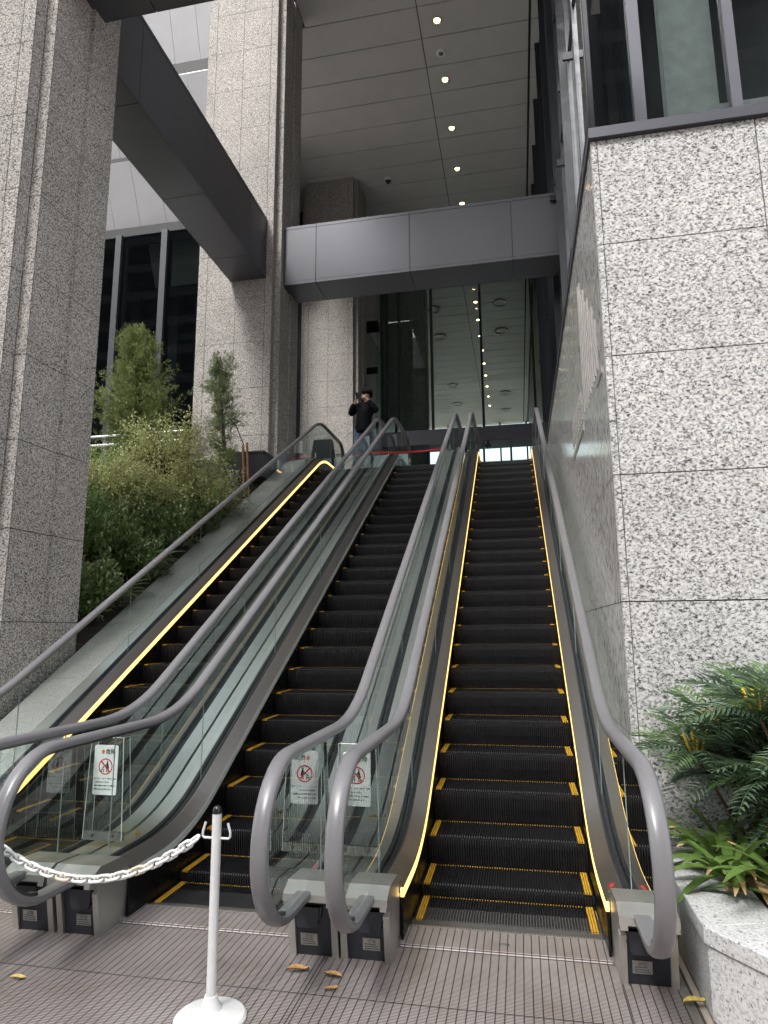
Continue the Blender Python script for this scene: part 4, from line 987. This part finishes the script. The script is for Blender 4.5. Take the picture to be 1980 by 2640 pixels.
def strap_leaf(L, w, a0, bend, dry=0.0):
    rows = []; n = 9; x = z = 0.0; ang = a0; ds = L / n
    for i in range(n + 1):
        u = i / n; ww = w * (.55 + .75 * u if u < .6 else 1.0 * (1 - ((u - .6) / .42) ** 2.2)) ; ww = max(ww, .003)
        f = .25 * ww * (1 - u)
        rows.append([(x, -ww / 2, z + f), (x, -ww / 4, z + f * .3), (x, 0, z), (x, ww / 4, z + f * .3), (x, ww / 2, z + f)])
        x += ds * math.cos(ang); z += ds * math.sin(ang); ang -= bend / n * (.5 + u)
    return MB().grid(rows)
def strap_plant(x, y, z, n, label, a_rng=(0, 6.28)):
    t = thing('strap_leaf_plant', (x, y, z), label, 'plant', 'strap leaved plants in the planter')
    obj('crown_base', MB().tube([(x, y, z), (x, y, z + .07)], [.045, .028], 10), 'leaf_strap_dry', t)
    for k in range(n):
        mb = strap_leaf(rng.uniform(.36, .56), rng.uniform(.045, .062), rng.uniform(.2, 1.1), rng.uniform(.8, 1.9))
        me = bpy.data.meshes.new('leaf'); me.from_pydata(mb.v, [], mb.f); me.materials.append(M['leaf_strap']); me.materials.append(M['leaf_strap_dry'])
        if rng.uniform() < .45: me.polygons.foreach_set('material_index', [1 if i >= 32 else 0 for i in range(len(mb.f))])
        elif rng.uniform() < .05: me.polygons.foreach_set('material_index', [1] * len(mb.f))
        me.polygons.foreach_set('use_smooth', [True] * len(mb.f))
        link_copy('leaf', me, None, t, (x, y, z + .045 + .01 * (k % 3)), (0, 0, a_rng[0] + (a_rng[1] - a_rng[0]) * (k + rng.uniform(0, .6)) / n))
for x, y, z, n, lab in ((1.33, -1.92, .34, 17, 'strap leaved plant spilling over the planter coping, nearest the camera'), (1.26, -1.58, .34, 18, 'strap leaved plant in the middle of the planter'), (1.13, -1.72, .345, 15, 'strap leaved plant closest to the planter coping by the handrail'), (1.14, -1.42, .345, 15, 'strap leaved plant behind the handrail end'), (1.24, -1.22, .34, 16, 'strap leaved plant at the back by the granite wall'), (1.6, -2.2, .34, 12, 'strap leaved plant at the right edge of the picture')):
    strap_plant(x, y, z, n, lab)

# ------------------------------------------------------------------ person at the head of the escalator
def skin_obj(name, chains, mat, parent, origin, rot, sub=2, links=()):
    """chains of (x,y,z,r) joined where points coincide; grown with Skin + Subdivision"""
    V, E, Rd, idx = [], [], [], {}
    for chn in chains:
        prev = None
        for x, y, z, r in chn:
            key = (round(x, 3), round(y, 3), round(z, 3))
            if key not in idx: idx[key] = len(V); V.append((x, y, z)); Rd.append(r)
            i = idx[key]
            if prev is not None and prev != i: E.append((prev, i))
            prev = i
    me = bpy.data.meshes.new(name); me.from_pydata(V, E, []); me.materials.append(M[mat])
    o = bpy.data.objects.new(name, me); COL.objects.link(o); o.parent = parent
    md = o.modifiers.new('skin', 'SKIN'); md.use_smooth_shade = True
    if not me.skin_vertices: me.skin_vertices.new()
    for v, r in zip(me.skin_vertices[0].data, Rd): v.radius = r if hasattr(r, '__len__') else (r, r)
    me.skin_vertices[0].data[0].use_root = True
    sd = o.modifiers.new('sub', 'SUBSURF'); sd.levels = sub; sd.render_levels = sub
    return o
px_, py_ = -2.87, 7.86
pz_ = nose_z(py_) + .004
person = thing('person', (px_, py_, pz_), 'person in dark jacket and blue jeans filming with a phone at the escalator top', 'person')
def Pn(*a): return a
hipL, hipR = (-.17, .01, .90), (.0, .01, .90)
body = [
    [(-.085, .0, .93, .085), (-.08, .0, 1.10, .11), (-.07, .0, 1.28, .115), (-.055, .0, 1.40, .08), (-.035, -.005, 1.47, .052), (-.02, -.02, 1.53, .055), (-.012, -.03, 1.60, .082), (-.008, -.025, 1.67, .082), (-.006, -.02, 1.715, .05)],
    [(-.085, .0, .93, .085), (-.18, .0, .88, .07), (-.20, -.01, .50, .058), (-.205, .01, .10, .042), (-.21, -.05, .05, .04), (-.215, -.15, .035, .032)],
    [(-.085, .0, .93, .085), (.0, .0, .88, .07), (.0, -.02, .50, .058), (.0, .0, .10, .042), (.01, -.06, .05, .04), (.02, -.16, .035, .032)],
    [(-.055, .0, 1.40, .08), (-.22, .0, 1.385, .055), (-.37, -.05, 1.20, .04), (-.24, -.20, 1.40, .03), (-.215, -.22, 1.455, .026)],
    [(-.055, .0, 1.40, .08), (.12, .0, 1.395, .055), (.20, -.08, 1.22, .04), (.04, -.17, 1.46, .03), (-.015, -.165, 1.515, .026)],
]
skin_obj('body', body, 'skin', person, None, None)
jacket = [
    [(-.105, .005, .72, (.25, .19)), (-.10, .005, .88, (.24, .18)), (-.09, .005, 1.0, (.235, .18)), (-.075, .005, 1.20, (.24, .18)), (-.06, .01, 1.35, (.20, .15)), (-.04, .01, 1.45, (.10, .09)), (-.035, .01, 1.50, (.08, .08))],
    [(-.06, .01, 1.35, (.20, .15)), (-.23, .0, 1.37, .095), (-.37, -.04, 1.20, .078), (-.31, -.13, 1.31, .064), (-.245, -.195, 1.39, .052)],
    [(-.06, .01, 1.35, (.20, .15)), (.115, .0, 1.38, .095), (.205, -.075, 1.22, .078), (.12, -.13, 1.35, .064), (.035, -.168, 1.455, .05)],
]
skin_obj('jacket', jacket, 'jacket_navy', person, None, None)
jeans = [
    [(-.085, .0, 1.0, (.19, .14)), (-.085, .0, .88, (.20, .15))],
    [(-.085, .0, .88, (.20, .15)), (-.195, .0, .74, .125), (-.205, -.01, .50, .10), (-.21, .01, .12, .085), (-.21, .01, .05, .082)],
    [(-.085, .0, .88, (.20, .15)), (.02, .0, .74, .125), (.01, -.02, .50, .10), (.01, .0, .12, .085), (.01, .0, .05, .082)],
]
skin_obj('jeans', jeans, 'denim', person, None, None)
for sx_ in (-.208, .008):
    sh = skin_obj('shoe', [[(sx_, .05, .05, (.045, .042)), (sx_, -.03, .052, (.05, .045)), (sx_ - .002, -.13, .042, (.048, .035)), (sx_ - .003, -.185, .035, (.035, .025))]], 'shoe', person, None, None)
skin_obj('hair', [[(-.008, .035, 1.57, (.11, .08)), (-.006, .010, 1.65, (.135, .125)), (-.005, -.008, 1.715, (.125, .125)), (-.005, -.015, 1.76, (.08, .08))], [(-.006, .010, 1.65, (.135, .125)), (-.006, -.085, 1.70, (.125, .07)), (-.006, -.125, 1.645, (.115, .04))], [(-.006, .010, 1.65, (.135, .125)), (-.105, -.01, 1.62, .04)], [(-.006, .010, 1.65, (.135, .125)), (.093, -.01, 1.62, .04)]], 'hair', person, None, None)
ft = MB()
for s in (-1, 1): ft.box(px_ - .016 + s * .034 - .014, px_ - .016 + s * .034 + .014, py_ - .122, py_ - .108, pz_ + 1.606, pz_ + 1.614)
obj('eyes', ft, 'hair', person)
skin_obj('nose', [[(-.016, -.105, 1.605, .010), (-.017, -.122, 1.575, .014)]], 'skin', person, None, None, 1)
for s in (-1, 1): skin_obj('ear', [[(-.01 + s * .088, -.02, 1.615, .014), (-.01 + s * .09, -.02, 1.58, .012)]], 'skin', person, None, None, 1)
shirt = obj('shirt_front', MB().prism([(px_ - .14, pz_ + .93), (px_ - .02, pz_ + .93), (px_ - .045, pz_ + 1.40), (px_ - .085, pz_ + 1.40)], 'y', py_ - .166, py_ - .118), 'shirt_black', person)
obj('name_tag', MB().box(px_ - .105, px_ - .075, py_ - .172, py_ - .167, pz_ + 1.20, pz_ + 1.255), 'paper', person)
def hand(c, fwd, side, curl, thumb):
    """palm and five fingers as one skin: c wrist, fwd palm direction, side spread direction"""
    c, fwd, side = Vector(c), Vector(fwd).normalized(), Vector(side).normalized(); nrm = fwd.cross(side).normalized() * curl
    out = []; palm = c + fwd * .045
    for k, L in enumerate((.060, .068, .064, .050)):
        r0_ = palm + side * (.026 - .0175 * k) + fwd * .03; a = r0_ + fwd * L * .45 + nrm * .016; b_ = a + (fwd * .3 + nrm * .95).normalized() * L * .5
        out.append([(*c, .023), (*palm, (.026, .026)), (*r0_, .0092), (*a, .0085), (*b_, .0072)])
    th = palm + side * thumb * .03; out.append([(*c, .023), (*palm, .026), (*th, .011), (*(th + side * thumb * .012 + fwd * .032), .009), (*(th + fwd * .058 + nrm * .012), .0075)])
    return out
skin_obj('hand', hand((-.225, -.215, 1.435), (.32, -.1, .9), (0, -1, 0), -1, 1), 'skin', person, None, None)
skin_obj('hand', hand((.0, -.175, 1.50), (-.85, -.05, .5), (.3, 0, .9), 1, 1), 'skin', person, None, None)
ph = thing('phone', (px_ - .20, py_ - .23, pz_ + 1.47), 'dark smartphone held up by the person', 'phone')
pb = obj('case', MB().box(px_ - .212, px_ - .140, py_ - .262, py_ - .252, pz_ + 1.46, pz_ + 1.61), 'phone_body', ph)
bevel(pb, .006, 2)
for dx, dz in ((0, 0), (.018, .0), (.009, -.018)): obj('camera_lens', MB().tube([(px_ - .198 + dx, py_ - .262, pz_ + 1.593 + dz), (px_ - .198 + dx, py_ - .267, pz_ + 1.593 + dz)], .0075, 10), 'cap_black', ph)
